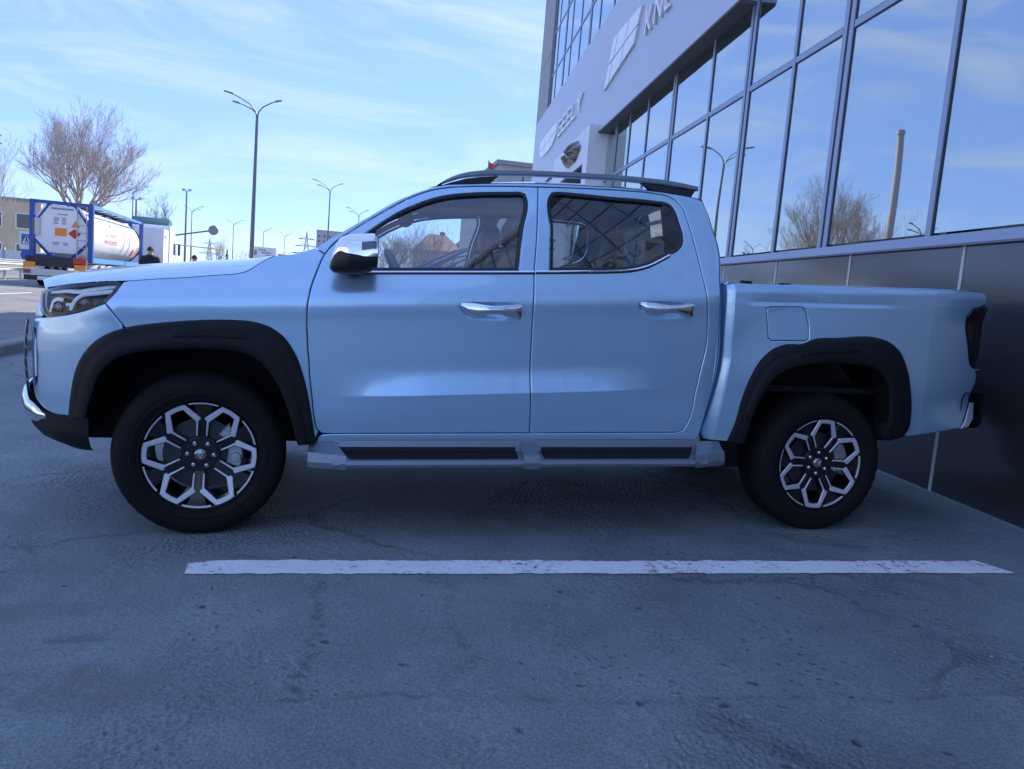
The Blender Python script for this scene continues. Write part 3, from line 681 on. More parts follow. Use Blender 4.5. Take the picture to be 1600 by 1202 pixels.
for s in (-1, 1):
    fender = panel('front_fender', fender_poly, wcab, 'paint', TRUCK, s)
    panel('bumper_corner', bumper_poly, wcab, 'paint', TRUCK, s, h=.02)
    frame = panel('cab_frame', frame_poly, wcab, 'paint', TRUCK, s, thick=.05)
    inner('pillar_trim', frame_poly, wcab, 'headliner', frame, s, .055)
    for nm, poly, win, han, hb in (('front_door', front_door_poly, winF_loop, hanF_loop, 0), ('rear_door', rear_door_poly, winR_loop, hanR_loop, 1)):
        dr = panel(nm, poly, wcab, 'paint', TRUCK, s, holes=(win, han), h=.032, creases=door_creases)
        inner('door_trim', [(a, b) for a, b in poly], wcab, 'interior_mid', dr, s, .075, holes=(inset(win if area2(win) > 0 else win[::-1], -.012),))
        # rubber seal, glass and bright belt moulding
        wl_ = win if area2(win) > 0 else win[::-1]
        k = len(wl_); wl2 = inset(wl_, .017); loop = wl_ + wl_[:1]; loop2 = wl2 + wl2[:1]
        surf_strip('window_seal', loop, loop2, wcab, 'black_trim', dr, s, ((0, -.004), (.2, .0015), (.75, -.002), (1, -.010)), .03)
        gl = inset(wl_, .012)
        panel('window_pane', gl, lambda x, z: wcab(x, z) - .016, 'car_glass' if hb == 0 else 'tint_glass', dr, s, bev=.001, thick=.004, gap=0, h=.08)
        # recessed cup and chrome pull of the handle
        hl = han if area2(han) > 0 else han[::-1]
        cx = sum(p[0] for p in hl) / len(hl); cz = sum(p[1] for p in hl) / len(hl)
        hx0, hx1 = min(p[0] for p in hl), max(p[0] for p in hl); hz0, hz1 = min(p[1] for p in hl), max(p[1] for p in hl)
        def dish(x, z, cx=cx, cz=cz, hw=(hx1 - hx0) / 2, hh=(hz1 - hz0) / 2):
            r = min(1., math.hypot((x - cx) / hw, (z - cz) / hh)); return wcab(x, z) - .002 - .030 * (1 - r**2.5)
        panel('handle_cup', inset(hl, -.004), dish, 'paint', dr, s, bev=.001, thick=.004, gap=0, h=.014)
        mb = MB(); sl = (hz1 - hz0)
        tabs = [(hx0 + .008, cz + .018, .012, .002), (hx0 + .040, cz + .004, .026, .010), (hx0 + .080, cz - .004, .033, .016), (hx0 + .120, cz - .002, .025, .021), (hx0 + .155, cz + .000, .020, .023), (hx0 + .20, cz + .000, .021, .022), (hx0 + .235, cz - .003, .030, .018), (hx1 - .02, cz - .004, .035, .012), (hx1 - .004, cz - .004, .034, .003)]
        tilt = .05
        def pull(u, v, tabs=tabs, s=s, hx0=hx0):
            q = u * (len(tabs) - 1); i = min(int(q), len(tabs) - 2); t = q - i
            x, z, hh, o = (tabs[i][k_] + (tabs[i + 1][k_] - tabs[i][k_]) * t for k_ in range(4))
            a = 2 * math.pi * v; z += tilt * (x - hx0) * .4
            yy = o + .007 * math.cos(a); zz = z + hh * math.sin(a)
            return (x, s * (wcab(x, zz) + yy + .002), zz)
        mb.grid(pull, 28, 16); mb.build('handle', 'chrome', dr, 50)
        if hb == 0:
            kb = MB().lathe([(.0001, .001), (.008, .001), (.0095, -.002)], 16, 'y', (hx1 - .022, s * (wcab(hx1, cz) + .012), cz + .006)); kb.build('lock_button', 'black_gloss', dr)
    # bright moulding along the window bases
    fb = [(.70, 1.2388), (1.0, 1.2578), (1.2, 1.2705), (1.5215, 1.2915)]
    for nm, line in (('belt_moulding', fb), ('belt_moulding', [(1.5275, 1.293), (1.75, 1.3085), (1.93, 1.3225), (2.02, 1.334), (2.105, 1.3585), (2.167, 1.3895), (2.225, 1.422)])):
        a = by_count(R_(line), 40); b_ = [(x, z + .0125) for x, z in a]
        surf_strip(nm, a, b_, wcab, 'chrome', TRUCK, s, ((0, 0), (.08, .004), (.5, .0065), (.92, .004), (1, 0)))
        a2 = [(x, z - .006) for x, z in a]
        surf_strip('belt_groove', a2, a, wcab, 'gap', TRUCK, s, ((0, .0008), (1, .0008)))
    # fixed quarter of the rear window, blacked out, with the run channel in front of it
    qp = [p for p in inset(winR_loop if area2(winR_loop) > 0 else winR_loop[::-1], .004) if p[0] > 2.206]
    i0 = max(range(len(qp)), key=lambda i: math.hypot(qp[i][0] - qp[i - 1][0], qp[i][1] - qp[i - 1][1])); qp = qp[i0:] + qp[:i0]
    panel('quarter_pane', qp, lambda x, z: wcab(x, z) - .006, 'black_gloss', TRUCK, s, bev=.002, thick=.02, gap=0)
    # wheel arch flares
    pf = ((0, -.002), (.03, .012), (.10, .022), (.30, .026), (.46, .0275), (.50, .031), (.80, .034), (.95, .031), (1, .024))
    for nm, a, b_, w_ in (('arch_flare', flFo, flFi, wcab), ('arch_flare', flRo, flRi, wbed)):
        fl = surf_strip(nm, a, b_, w_, 'flare_plastic', TRUCK, s, pf, .085)
        cxx = 0.06 if w_ is wcab else 3.16
        i = min(range(len(a)), key=lambda j: abs(a[j][0] - cxx) + (0 if a[j][1] > .8 else 9))
        seg = range(i - 9, i + 10); A = []; B = []
        for j in seg:
            t0, t1 = (.36, .62)
            e = 1 - max(0, abs(j - i) - 6) / 6.
            tm = .5; A.append((a[j][0] + (b_[j][0] - a[j][0]) * (tm - (tm - t0) * e), a[j][1] + (b_[j][1] - a[j][1]) * (tm - (tm - t0) * e)))
            B.append((a[j][0] + (b_[j][0] - a[j][0]) * (tm + (t1 - tm) * e), a[j][1] + (b_[j][1] - a[j][1]) * (tm + (t1 - tm) * e)))
        surf_strip('flare_pad', A, B, w_, 'flare_plastic', fl, s, ((0, .024), (.12, .038), (.5, .040), (.88, .038), (1, .026)))
    # headlight: dark bowl, bright light guides, clear cover
    hl = head_loop if area2(head_loop) > 0 else head_loop[::-1]
    bowl = panel('headlight', inset(hl, -.003), lambda x, z: wcab(x, z) - .045, 'lamp_black', TRUCK, s, bev=.002, thick=.01, gap=0, h=.04)
    def rib(pts, w, o, m, nm):
        L = by_count(R_(pts), 24); up = []; dn = []
        for i, p in enumerate(L):
            q0, q1 = L[max(i - 1, 0)], L[min(i + 1, 24)]; dx, dz = q1[0] - q0[0], q1[1] - q0[1]; l = math.hypot(dx, dz) or 1
            up.append((p[0] - dz / l * w / 2, p[1] + dx / l * w / 2)); dn.append((p[0] + dz / l * w / 2, p[1] - dx / l * w / 2))
        surf_strip(nm, up, dn, lambda x, z: wcab(x, z) - o, m, bowl, s, ((0, -.012), (.1, .004), (.5, .008), (.9, .004), (1, -.012)))
    rib([(-.655, 1.072), (-.56, 1.082), (-.50, 1.082), (-.46, 1.092), (-.33, 1.118)], .020, .022, 'lamp_silver', 'light_guide')
    rib([(-.352, 1.092), (-.43, 1.079), (-.485, 1.068), (-.515, 1.045), (-.535, 1.0)], .020, .020, 'lamp_silver', 'light_guide')
    rib([(-.575, 1.04), (-.615, 1.042), (-.635, 1.03), (-.645, .985)], .018, .024, 'lamp_silver', 'light_guide')
    rib([(-.56, 1.022), (-.525, 1.024)], .014, .022, 'lamp_silver', 'light_guide')
    for lx, lz, lr in ((-.47, 1.035, .026), (-.595, 1.008, .022)):
        lm = MB().lathe([(.0001, -.012), (lr * .5, -.010), (lr, .002), (lr * 1.15, .012)], 24, 'y'); lm.v = [(x + lx, (y if s < 0 else -y) + s * (wcab(lx, lz) - .036), z + lz) for x, y, z in lm.v]; lm.build('projector_lens', 'lamp_grey', bowl)
    surf_strip('headlight_bezel', hl + hl[:1], inset(hl, .014) + inset(hl, .014)[:1], wcab, 'black_gloss', bowl, s, ((0, -.008), (1, -.006)), .04)
    panel('headlight_lens', hl, lambda x, z: wcab(x, z) - .002, 'lens_glass', bowl, s, bev=.002, thick=.006, gap=.001, h=.05)
    # bed side, fuel flap, tail lamp
    fu = resample(P['fuel'], .008, True, 60, False)
    bedp = panel('bed_side', bed_poly, wbed, 'paint', TRUCK, s, holes=(fu,) if s < 0 else (), thick=.06, h=.03, creases=bed_creases)
    if s < 0:
        panel('fuel_flap', fu, lambda x, z: wbed(x, z) - .0015, 'paint', bedp, s, bev=.004, thick=.015, gap=.0022, h=.03)
    lp = R_(P['lamp']) + R_([(4.192, .919), (4.232, .99), (4.236, 1.10), (4.222, 1.20), (4.196, 1.258), (4.160, 1.276), (4.1368, 1.2744)])[1:-1]
    wl3 = lambda x, z: wbed(x, z) + .006 - (0 if x < 4.12 else 9 * (x - 4.12)**2)
    lamp = panel('tail_lamp', lp, wl3, 'tail_red', TRUCK, s, bev=.008, thick=.05, gap=.004, h=.03)
    panel('lamp_reflector', [(4.185, 1.235), (4.205, 1.21), (4.214, 1.165), (4.200, 1.16), (4.188, 1.20)], lambda x, z: wl3(x, z) + .002, 'tail_red_bright', lamp, s, bev=.001, thick=.004, gap=0)
    panel('lamp_pocket', inset(lp if area2(lp) > 0 else lp[::-1], -.006), lambda x, z: wbed(x, z) - .03, 'gap', lamp, s, bev=.001, thick=.002, gap=0, h=.08)
    # wheel housings
    for cx, w_ in ((0., wcab), (3.18, wbed)):
        mb = MB()
        def well(u, v, cx=cx, s=s):
            a = math.radians(-4 + 188 * u); r = .555
            return (cx + r * math.cos(a) * (.97 if cx < 1 else .98), s * ((.845 if cx < 1 else .90) - .38 * v), max((.40 if math.cos(a) < 0 else .47) if cx < 1 else .53, .40 + r * math.sin(a) * (.98 if cx < 1 else 1.08)))
        mb.grid(well, 40, 2)
        vs = [(cx + .62 * math.cos(a), s * .49, (.36 if cx < 1 else .5) + .70 * math.sin(a)) for a in [math.radians(180 * k / 24) for k in range(25)]]
        mb.add(vs, [tuple(range(25))])
        mb.build('wheel_housing', 'under_black', TRUCK)
    # running board
    mb = MB()
    prof = [(-.885, .478), (-.900, .484), (-.918, .440), (-.925, .402), (-1.000, .384), (-1.018, .374), (-1.024, .358), (-1.018, .343), (-.98, .335), (-.885, .352)]
    xs = [(.60, .0, .0), (1.0, .0, 0), (1.5, 0, .0), (2.46, 0, 0)]
    vs = []; n = len(prof)
    for x, dy, dz in xs:
        for y, z in prof: vs.append((x, -s * (y + dy), z + .016 * (x - .5) + dz))
    fs = [(i * n + j, i * n + (j + 1) % n, (i + 1) * n + (j + 1) % n, (i + 1) * n + j) for i in range(len(xs) - 1) for j in range(n)] + [tuple(range(n)), tuple((len(xs) - 1) * n + j for j in range(n))]
    step = mb.add(vs, fs).build('running_board', 'satin_silver', TRUCK, 30)
    for x0, x1 in ((.625, 1.475), (1.605, 2.415)):
        mb = MB(); L = []
        for x, e in ((x0, 0.), (x1, 1.)):
            k0 = .055 if x0 < 1 and e == 0 else 0.; k1 = -.05 if x1 > 2 and e == 1 else 0.
            for y, z, kk in ((-.924, .424, 0), (-.930, .4065, .2), (-1.002, .3885, 1.), (-.95, .375, 1.)):
                L.append((x + (k0 + k1) * kk, -s * (y - .004), z + .016 * (x - .5)))
        mb.add(L, [(0, 1, 5, 4), (1, 2, 6, 5), (2, 3, 7, 6), (0, 3, 2, 1), (4, 5, 6, 7), (0, 4, 7, 3)])
        mb.build('tread_strip', 'grip_black', step, 25)
    for x0, x1, tap in ((.488, .625, 1), (1.50, 1.58, 0), (2.43, 2.57, -1)):
        mb = MB(); L = []
        for x, e in ((x0, 0), (x1, 1)):
            g = 1 if (tap == 1 and e == 0) or (tap == -1 and e == 1) else 0
            for y, z in ((-.905, .452), (-.94, .428 - .004 * g), (-1.006 + .03 * g, .398 + .012 * g), (-1.029 + .04 * g, .366), (-1.022 + .04 * g, .335 + .006 * g), (-.90, .340)):
                L.append((x + (.035 if (tap and not g and y < -.95) else 0) * (1 if tap > 0 else -1), -s * y, z + .016 * (x - .5)))
        mb.add(L, [tuple(range(6)), tuple(range(6, 12))] + [(i, (i + 1) % 6, 6 + (i + 1) % 6, 6 + i) for i in range(6)])
        mb.build('step_cap', 'satin_silver', step, 25)
    for x in (.9, 1.5, 2.1):
        MB().box((x, s * .84, .40), (.05, .18, .03)).build('step_bracket', 'under_black', step)
    # rear bumper end
    # roof rail
    top = R_([(1.053, 1.695), (1.109, 1.734), (1.187, 1.768), (1.267, 1.786), (1.43, 1.802), (1.765, 1.821), (2.113, 1.828), (2.293, 1.823), (2.44, 1.808)], .02)
    bot = [(x, z - interp([(1.05, .004), (1.12, .02), (1.25, .027), (1.5, .026), (2.2, .026), (2.44, .022)], x)) for x, z in top]
    poly = top + bot[::-1]
    mb = MB().prism(poly, lambda a, b_, d: (a, s * d, b_), .678, .628, .006); rail = mb.build('roof_rail', 'satin_silver', TRUCK, 40)
    for pts in ([(1.06, 1.690), (1.12, 1.715), (1.20, 1.742), (1.30, 1.758), (1.362, 1.768), (1.315, 1.722), (1.2, 1.700)], [(2.12, 1.802), (2.25, 1.798), (2.425, 1.787), (2.405, 1.750), (2.3, 1.752), (2.185, 1.764)]):
        MB().prism(pts, lambda a, b_, d: (a, s * d, b_), .672, .632, .004).build('rail_foot', 'black_trim', rail, 40)
    # door mirror
    topz = [(.560, 1.262), (.566, 1.300), (.578, 1.340), (.600, 1.384), (.63, 1.400), (.666, 1.408), (.747, 1.416), (.766, 1.40)]
    botz = [(.560, 1.250), (.574, 1.234), (.60, 1.229), (.642, 1.226), (.70, 1.232), (.74, 1.246), (.766, 1.262)]
    def mir(u, a, k=1.):
        x = .561 + .203 * u; zt, zb = interp(topz, x), interp(botz, x); zc = (zt + zb) / 2; hz = (zt - zb) / 2
        q = min(1., .25 + 1.25 * u**.55); hy = .105 * q
        c, n_ = math.cos(a), math.sin(a); e = .72
        return (x, s * (1.03 + hy * k * math.copysign(abs(c)**e, c)), zc + hz * k * math.copysign(abs(n_)**e, n_))
    def capz(u): return interp([(0, .3), (.12, .22), (.35, .02), (.6, -.02), (1, -.18)], u)
    cap = MB().grid(lambda u, v: mir(u, math.asin(max(-1, min(1, capz(u)))) + (math.pi - 2 * math.asin(max(-1, min(1, capz(u))))) * v, 1.0), 24, 28)
    mirror = cap.build('mirror_cap', 'chrome', TRUCK, 50)
    low_ = MB().grid(lambda u, v: mir(u, math.asin(capz(u)) - (math.pi + 2 * math.asin(capz(u))) * v, .992), 24, 28); low_.build('mirror_base', 'black_trim', mirror, 50)
    MB().grid(lambda u, v: mir(1.0 + .012 * (u > 0), 2 * math.pi * v, 1.015 - .0 * u), 1, 40).build('mirror_rim', 'black_trim', mirror, 50)
    MB().add([mir(.995, 2 * math.pi * k / 32, .97) for k in range(32)], [tuple(range(32))]).build('mirror_glass', 'dark_chrome', mirror)
    MB().grid(lambda u, v: (.60 + .10 * v, s * (.88 + .10 * u), 1.247 + .012 * math.sin(6 * v) - .012 * (1 - u)), 4, 8).tube([(.66, s * .87, 1.243), (.66, s * 1.0, 1.25)], [.036, .03], 12).build('mirror_arm', 'black_trim', mirror, 60)
    MB().grid(lambda u, v: ((lambda p: (p[0], p[1] + s * .0015, p[2]))(mir(.66 + .31 * v, math.radians(4 + 22 * u) if s < 0 else math.radians(4 + 22 * u), 1.004))), 6, 8).build('turn_signal', 'lamp_grey', mirror, 60)

# hood
edgeF = by_count(hood_line, 40)
ztab = [(-.86, 1.075), (-.844, 1.083), (-.80, 1.117), (-.724, 1.145), (-.63, 1.165), (-.47, 1.193), (-.327, 1.217), (-.04, 1.256), (.255, 1.290), (.4, 1.30)]
def hood_fn(u, v):
    q = u * 40; i = min(int(q), 39); t = q - i
    xe = edgeF[i][0] + (edgeF[i + 1][0] - edgeF[i][0]) * t; ze = edgeF[i][1] + (edgeF[i + 1][1] - edgeF[i][1]) * t
    ye = wcab(xe, ze) - .003
    w = abs(2 * v - 1); sy = 1 if v > .5 else -1
    y = ye * w
    g = 1 - w**5.5
    bow = (1 - w * w)
    x = xe - (.17 * (1 - u)**1.4 - .02) * bow * (1 if True else 0) - .17 * u**2 * bow
    zt = interp(ztab, x)
    z = ze + (max(zt, ze - .01) - ze) * g - .012 * (bow - .7 * g) * 0
    z += .018 * math.exp(-((abs(y) - .45) / .10)**2) * sm(.02, .3, u) * (1 - .6 * u) * .6
    return (x, sy * y, z)
MB().grid(hood_fn, 60, 48).build('hood', 'paint', TRUCK, 60)
MB().grid(lambda u, v: (lambda p: (p[0] + .01, p[1] * .995, p[2] - .006 - .05 * u))(hood_fn(0., v)), 3, 48).build('hood_lip', 'paint', TRUCK, 60)
# windscreen, cowl, roof, back wall of the cab
def ws(u, v):      # u up, v across
    w = abs(2 * v - 1); sy = 1 if v > .5 else -1; bow = 1 - w**2.2
    xb, zb, yb = .50 - .14 * bow, 1.335 - .055 * bow, .805
    xt, zt, yt = 1.045 - .02 * bow, 1.688 + .030 * bow, .662
    cv = .018 * math.sin(math.pi * u)
    return (xb + (xt - xb) * u - cv * .5, sy * w * (yb + (yt - yb) * u), zb + (zt - zb) * u + cv * .8)
wind = MB().grid(ws, 16, 24).build('windscreen', 'car_glass', TRUCK, 60)
MB().grid(lambda u, v: (lambda p, q: (p[0] + (q[0] - p[0]) * u, p[1] + (q[1] - p[1]) * u, p[2] + (q[2] - p[2]) * u - .02 * math.sin(math.pi * u)))(hood_fn(1., v), ws(0., v)), 4, 24).build('cowl', 'black_trim', TRUCK, 60)
edgeT = by_count([p for p in pil_line if p[0] > 1.04], 40)
def roof_fn(u, v):
    q = u * 40; i = min(int(q), 39); t = q - i
    xe = edgeT[i][0] + (edgeT[i + 1][0] - edgeT[i][0]) * t; ze = edgeT[i][1] + (edgeT[i + 1][1] - edgeT[i][1]) * t; ye = wcab(xe, ze)
    w = abs(2 * v - 1); sy = 1 if v > .5 else -1; bow = 1 - w * w
    return (xe - .02 * bow * (1 - u) + .02 * bow * u, sy * ye * w, ze + (.030 + .028 * sm(0, .5, u)) * (1 - w**2.6))
MB().grid(roof_fn, 40, 40).build('roof', 'paint', TRUCK, 60)
MB().grid(lambda u, v: (lambda p: (p[0] + .02, p[1] * .95, p[2] - .055))(roof_fn(u, v)), 20, 20).build('headliner', 'headliner', TRUCK, 60)
rear_tab = [(z, x) for x, z in sorted(rear_line, key=lambda p: p[1])]
def back_fn(u, v):
    z = .50 + (1.738 - .50) * u; w = abs(2 * v - 1); sy = 1 if v > .5 else -1; x = interp(rear_tab, z)
    return (x + .015 * (1 - w * w), sy * w * (wcab(2.43, z) - .004), z + .055 * (1 - w**2.6) * sm(.6, 1, u))
mbk = MB().grid(back_fn, 30, 24)
mbk.f = [f for f in mbk.f if not (all(1.36 < mbk.v[i][2] < 1.68 for i in f) and all(abs(mbk.v[i][1]) < .60 for i in f))]
mbk.build('cab_back', 'paint', TRUCK, 60)
MB().grid(lambda u, v: back_fn((1.345 + .345 * u - .5) / 1.238, .5 + (v - .5) * .92), 6, 12).build('rear_screen', 'tint_glass', TRUCK, 60)
# front: grille, badge bar, chrome wings, lower valance, skid trim
def xf(y): return -.752 - .17 * (1 - min(1., abs(y) / .70)**2)
gr = MB().grid(lambda u, v: (xf(-.66 + 1.32 * v) + .060 + .012 * abs(math.sin(v * 60)), -.66 + 1.32 * v, .58 + .40 * u), 2, 120).build('grille', 'black_gloss', TRUCK, 20)
for k in range(7):
    z = .64 + .05 * k
    MB().tube([(xf(y) + .072, y, z) for y in [-.60 + 1.2 * i / 24 for i in range(25)]], .008, 6).build('grille_bar', 'dark_chrome', gr)
def nose(u, v):
    y = -.745 + 1.49 * v; k = 1 - .985 * sm(.40, .745, abs(y)); a = 2 * math.pi * u
    return (xf(y) + .052 + .024 * k * math.cos(a), y, .945 + .014 * abs(2 * v - 1) + .048 * k * math.sin(a))
MB().grid(nose, 16, 48).build('nose_bar', 'satin_bright', TRUCK, 60)
for s in (-1, 1):
    MB().grid(lambda u, v: (xf(.70 - .10 * v) - .012 + .02 * v * v - .012 * math.sin(math.pi * u), s * (.715 - .10 * v), .60 + .34 * u), 10, 6).build('grille_wing', 'paint', TRUCK, 60)
    MB().prism([(-.735, .64), (-.712, .66), (-.705, .78), (-.716, .90), (-.735, .915), (-.728, .78)], lambda a, b_, d: (a, s * (wcab(a, b_) + d), b_), .003, -.02, .002).build('air_curtain', 'black_gloss', TRUCK)
    MB().tube([(-.718, s * (wcab(-.718, z) + .003), z) for z in (.69, .75, .81, .86)], [.004, .006, .006, .003], 8).build('fog_lamp', 'lamp_silver', TRUCK)
def plan(t):     # t 0 at the centre of the bumper, 1 at the wheel arch
    if t < .6:
        y = .70 * t / .6; return xf(y), y
    x = -.752 + (.302) * (t - .6) / .4; return x, wcab(x, .58) + .002
def val(u, v):
    tt = abs(2 * v - 1); sy = 1 if v > .5 else -1; x, y = plan(tt)
    z = interp([(0, .555), (.3, .50), (.6, .45), (.85, .40), (1, .375)], u); sh = interp([(0, -.012), (.3, -.006), (.6, .008), (.85, .05), (1, .10)], u)
    z += (.535 - .555) * sm(.6, .8, tt) * (1 - u)
    fx = 1 - sm(.55, 1.0, tt)
    return (x + sh * fx, sy * (y - max(0, sh) * .7 * sm(.45, .8, tt)), z)
MB().grid(val, 12, 80).build('lower_valance', 'flare_plastic', TRUCK, 50)
def skid(u, v):
    tt = abs(2 * v - 1) * .73; sy = 1 if v > .5 else -1; x, y = plan(tt); k = sm(.45, .73, tt)
    e_ = 1 - sm(.66, .73, tt); zc = .545 - .045 * k * .6; hh = (.050 - .016 * k) * (.25 + .75 * e_); a = math.pi * (u - .5) * 1.15
    o = (.012 + .022 * math.cos(a)) * e_ + .001
    nx = 1 - sm(.45, .75, tt)
    return (x - o * nx - .004, sy * (y + o * (1 - nx) * 1.), zc + hh * math.sin(a) + .02 * (1 - sm(0, .55, tt)))
MB().grid(skid, 10, 60).build('skid_trim', 'chrome', TRUCK, 60)
# bed box, tailgate and rear bumper
for s in (-1, 1):
    MB().grid(lambda u, v: (2.53 + 1.56 * u, s * (wbed(2.6 + 1.45 * u, 1.31) - .006 - .10 * v), 1.3065 + .0345 * (u * 1.56) - .002), 20, 1).build('bed_rail', 'paint', TRUCK)
    MB().box((3.33, s * .80, 1.19), (1.58, .03, .26)).build('bed_inner_wall', 'paint', TRUCK)
    for x in (2.64, 2.86): MB().box((x, s * .905, 1.318), (.05, .03, .014)).build('tie_hook', 'black_trim', TRUCK)
MB().box((3.33, 0, .76), (1.6, 1.56, .03)).build('bed_floor', 'under_black', TRUCK)
MB().box((2.555, 0, 1.03), (.03, 1.7, .54)).build('bed_headboard', 'paint', TRUCK)
MB().grid(lambda u, v: (4.10 + .05 * math.sin(math.pi * (1 - u)) * .6 + .09 * (1 - abs(2 * v - 1)**3), -.80 + 1.60 * v, .62 + .735 * u), 12, 20).build('tailgate', 'paint', TRUCK, 60)
def rb(u, v):
    w = abs(2 * v - 1); sy = 1 if v > .5 else -1
    y = .86 * w; a = 2 * math.pi * u; x = 4.21 - .06 * w**6; c_, s_ = math.cos(a), math.sin(a)
    return (x + .075 * math.copysign(abs(c_)**.5, c_), sy * y, .655 + .105 * math.copysign(abs(s_)**.5, s_) + .03 * w**6)
MB().grid(rb, 24, 40).build('rear_bumper', 'under_black', TRUCK, 60)
for s in (-1, 1):
    MB().prism([(4.167, .755), (4.235, .745), (4.225, .70), (4.175, .62), (4.13, .585), (4.07, .577), (4.10, .615)], lambda a, b_, d: (a, s * (wbed(a, b_) + d), b_), -.004, -.06, .004).build('bumper_end', 'black_trim', TRUCK)
    MB().prism([(4.172, .722), (4.215, .720), (4.178, .632), (4.128, .587), (4.066, .580), (4.098, .612)], lambda a, b_, d: (a, s * (wbed(a, b_) + d), b_), .004, -.02, .003).build('bumper_trim', 'machined', TRUCK)
# chassis; its widest low box is added to darken the ground beneath
ch = MB().box((1.75, 0, .50), (4.3, 1.10, .12)).box((1.6, 0, .40), (1.9, .8, .16)).box((1.5, .55, .42), (1.6, .10, .14)).box((1.5, -.55, .42), (1.6, .10, .14)).box((1.7, 0, .37), (2.3, 1.36, .15)).box((0, 0, .62), (1.1, .95, .5)).build('chassis', 'under_black', TRUCK)
MB().tube([(0, -.8, .37), (0, .8, .37)], .045, 12).build('front_axle', 'under_black', ch)
MB().tube([(3.18, -.8, .37), (3.18, .8, .37)], .05, 12).lathe([(.0001, -.16), (.09, -.13), (.15, 0), (.09, .13), (.0001, .16)], 20, 'y', (3.18, 0, .37)).build('rear_axle', 'under_black', ch)
MB().box((1.5, 0, .485), (2.1, 1.66, .02)).build('cab_floor', 'interior_dark', TRUCK)
MB().tube([(2.35, -.5, .42), (2.6, -.55, .40), (2.75, -.56, .40)], .035, 10).build('exhaust', 'brake_metal', ch)

# wheels
RW = .246
def pol(ang, r): a = math.radians(ang); return (RW * r * math.sin(a), RW * r * math.cos(a))
half = [(0, 1.0), (5, 1.0), (10.5, .995), (27.2, .705), (26.2, .665), (23.6, .652), (18.5, .36)]
innr = [(14.5, .37), (20.0, .635), (7.5, .905), (0, .91)]
cellp = [pol(a, r) for a, r in half] + [pol(a, r) for a, r in innr]
cell_full = cellp[:-1] + [pol(0, .91)] + [pol(-a, r) for a, r in innr[:-1][::-1]] + [pol(-a, r) for a, r in half[1:][::-1]]
def dishy(r): return -.118 + .034 * (1 - min(1, (r / RW)))**1.1
def mk_to3(rot, lift):
    c, s = math.cos(rot), math.sin(rot)
    def f(a, b_, d):
        x, z = a * c + b_ * s, -a * s + b_ * c; return (x, dishy(math.hypot(a, b_)) + d + lift, z)
    return f
tyre_m = MB(); prof = [(.236, -.085), (.250, -.112), (.2555, -.121), (.264, -.122), (.270, -.127), (.290, -.1345), (.297, -.1325), (.305, -.1345), (.335, -.130), (.352, -.122), (.366, -.108), (.3735, -.092), (.3765, -.078), (.368, -.0765), (.368, -.069), (.3775, -.0675), (.378, -.035), (.369, -.034), (.369, -.026), (.3785, -.025), (.379, 0)]
full = prof + [(r, -y) for r, y in prof[::-1][1:]]
n_t = 132; vs = []
for i, (r, y) in enumerate(full):
    for k in range(n_t):
        rr = r
        if .350 < r < .3742 and abs(y) > .08 and k % 3 == 0: rr -= .0045
        a = 2 * math.pi * k / n_t; z = rr * math.sin(a)
        yy = y * (1 + .05 * max(0, (-z - .30) / .08)) if z < -.30 else y
        vs.append((rr * math.cos(a), yy, max(z, -.3695)))
tyre_m.add(vs, [(i * n_t + k, (i + 1) * n_t + k, (i + 1) * n_t + (k + 1) % n_t, i * n_t + (k + 1) % n_t) for i in range(len(full) - 1) for k in range(n_t)])
tyre_me = tyre_m.mesh('tyre', 'tyre', 28)
rim_me = MB().lathe([(.250, -.116), (.2485, -.122), (.245, -.121), (.2425, -.113), (.235, -.10), (.228, -.06), (.219, .02), (.219, .11), (.239, .118)], 72).mesh('rim', 'rim_black', 35)
def spoke_black():
    mb = MB()
    for k in range(6):
        rot = math.radians(30 + 60 * k)
        mb.prism([(-.0215, .055), (.0215, .055), (.0225, .165), (.042, .232), (.055, .239), (-.055, .239), (-.042, .232), (-.0225, .165)], mk_to3(rot, .0085), 0, .045, .002)
        mb.prism([(-.009, .09), (.009, .09), (.009, .145), (-.009, .145)], mk_to3(rot, .0055), 0, .02, .002)
    mb.prism([(.082 * math.cos(2 * math.pi * k / 36), .082 * math.sin(2 * math.pi * k / 36)) for k in range(36)], mk_to3(0, .0075), 0, .05, .003)
    # dark backing of every bright cell
    for k in range(6):
        mb.prism(inset(cell_full if area2(cell_full) > 0 else cell_full[::-1], -.003), mk_to3(math.radians(60 * k), .004), 0, .04)
    return mb
face_me = spoke_black().mesh('wheel_face', 'rim_black', 30)
cell_me = MB().prism(cell_full, mk_to3(0, -.001), 0, .012, .0022).mesh('spoke_cell', 'machined', 20)
arc = [pol(-15 + 30 * k / 10 + 30, 1.0) for k in range(11)] + [pol(15 - 30 * k / 10 + 30, .968) for k in range(11)]
arc_me = MB().prism(arc, mk_to3(0, -.002), 0, .01, .0012).mesh('rim_arc', 'machined', 20)
nut_me = MB().lathe([(.0001, -.010), (.006, -.0095), (.0095, -.006), (.0098, .008)], 12).mesh('lug_nut', 'chrome', 40)
cap_me = MB().lathe([(.0001, -.018), (.018, -.0175), (.026, -.014), (.029, -.008), (.030, .01)], 32).mesh('centre_cap', 'dark_chrome', 50)
emb = MB().prism([(-.015, .013), (-.009, .013), (0, -.006), (.009, .013), (.015, .013), (.003, -.016), (-.003, -.016)], lambda a, b_, d: (a, d, b_), -.022, -.012)
emb_me = emb.mesh('wheel_emblem', 'chrome', 0)
disc_me = MB().lathe([(.06, -.055), (.06, -.075), (.085, -.078), (.085, -.060), (.165, -.058), (.165, -.03), (.085, -.03)], 60).mesh('brake_disc', 'brake_metal', 30)
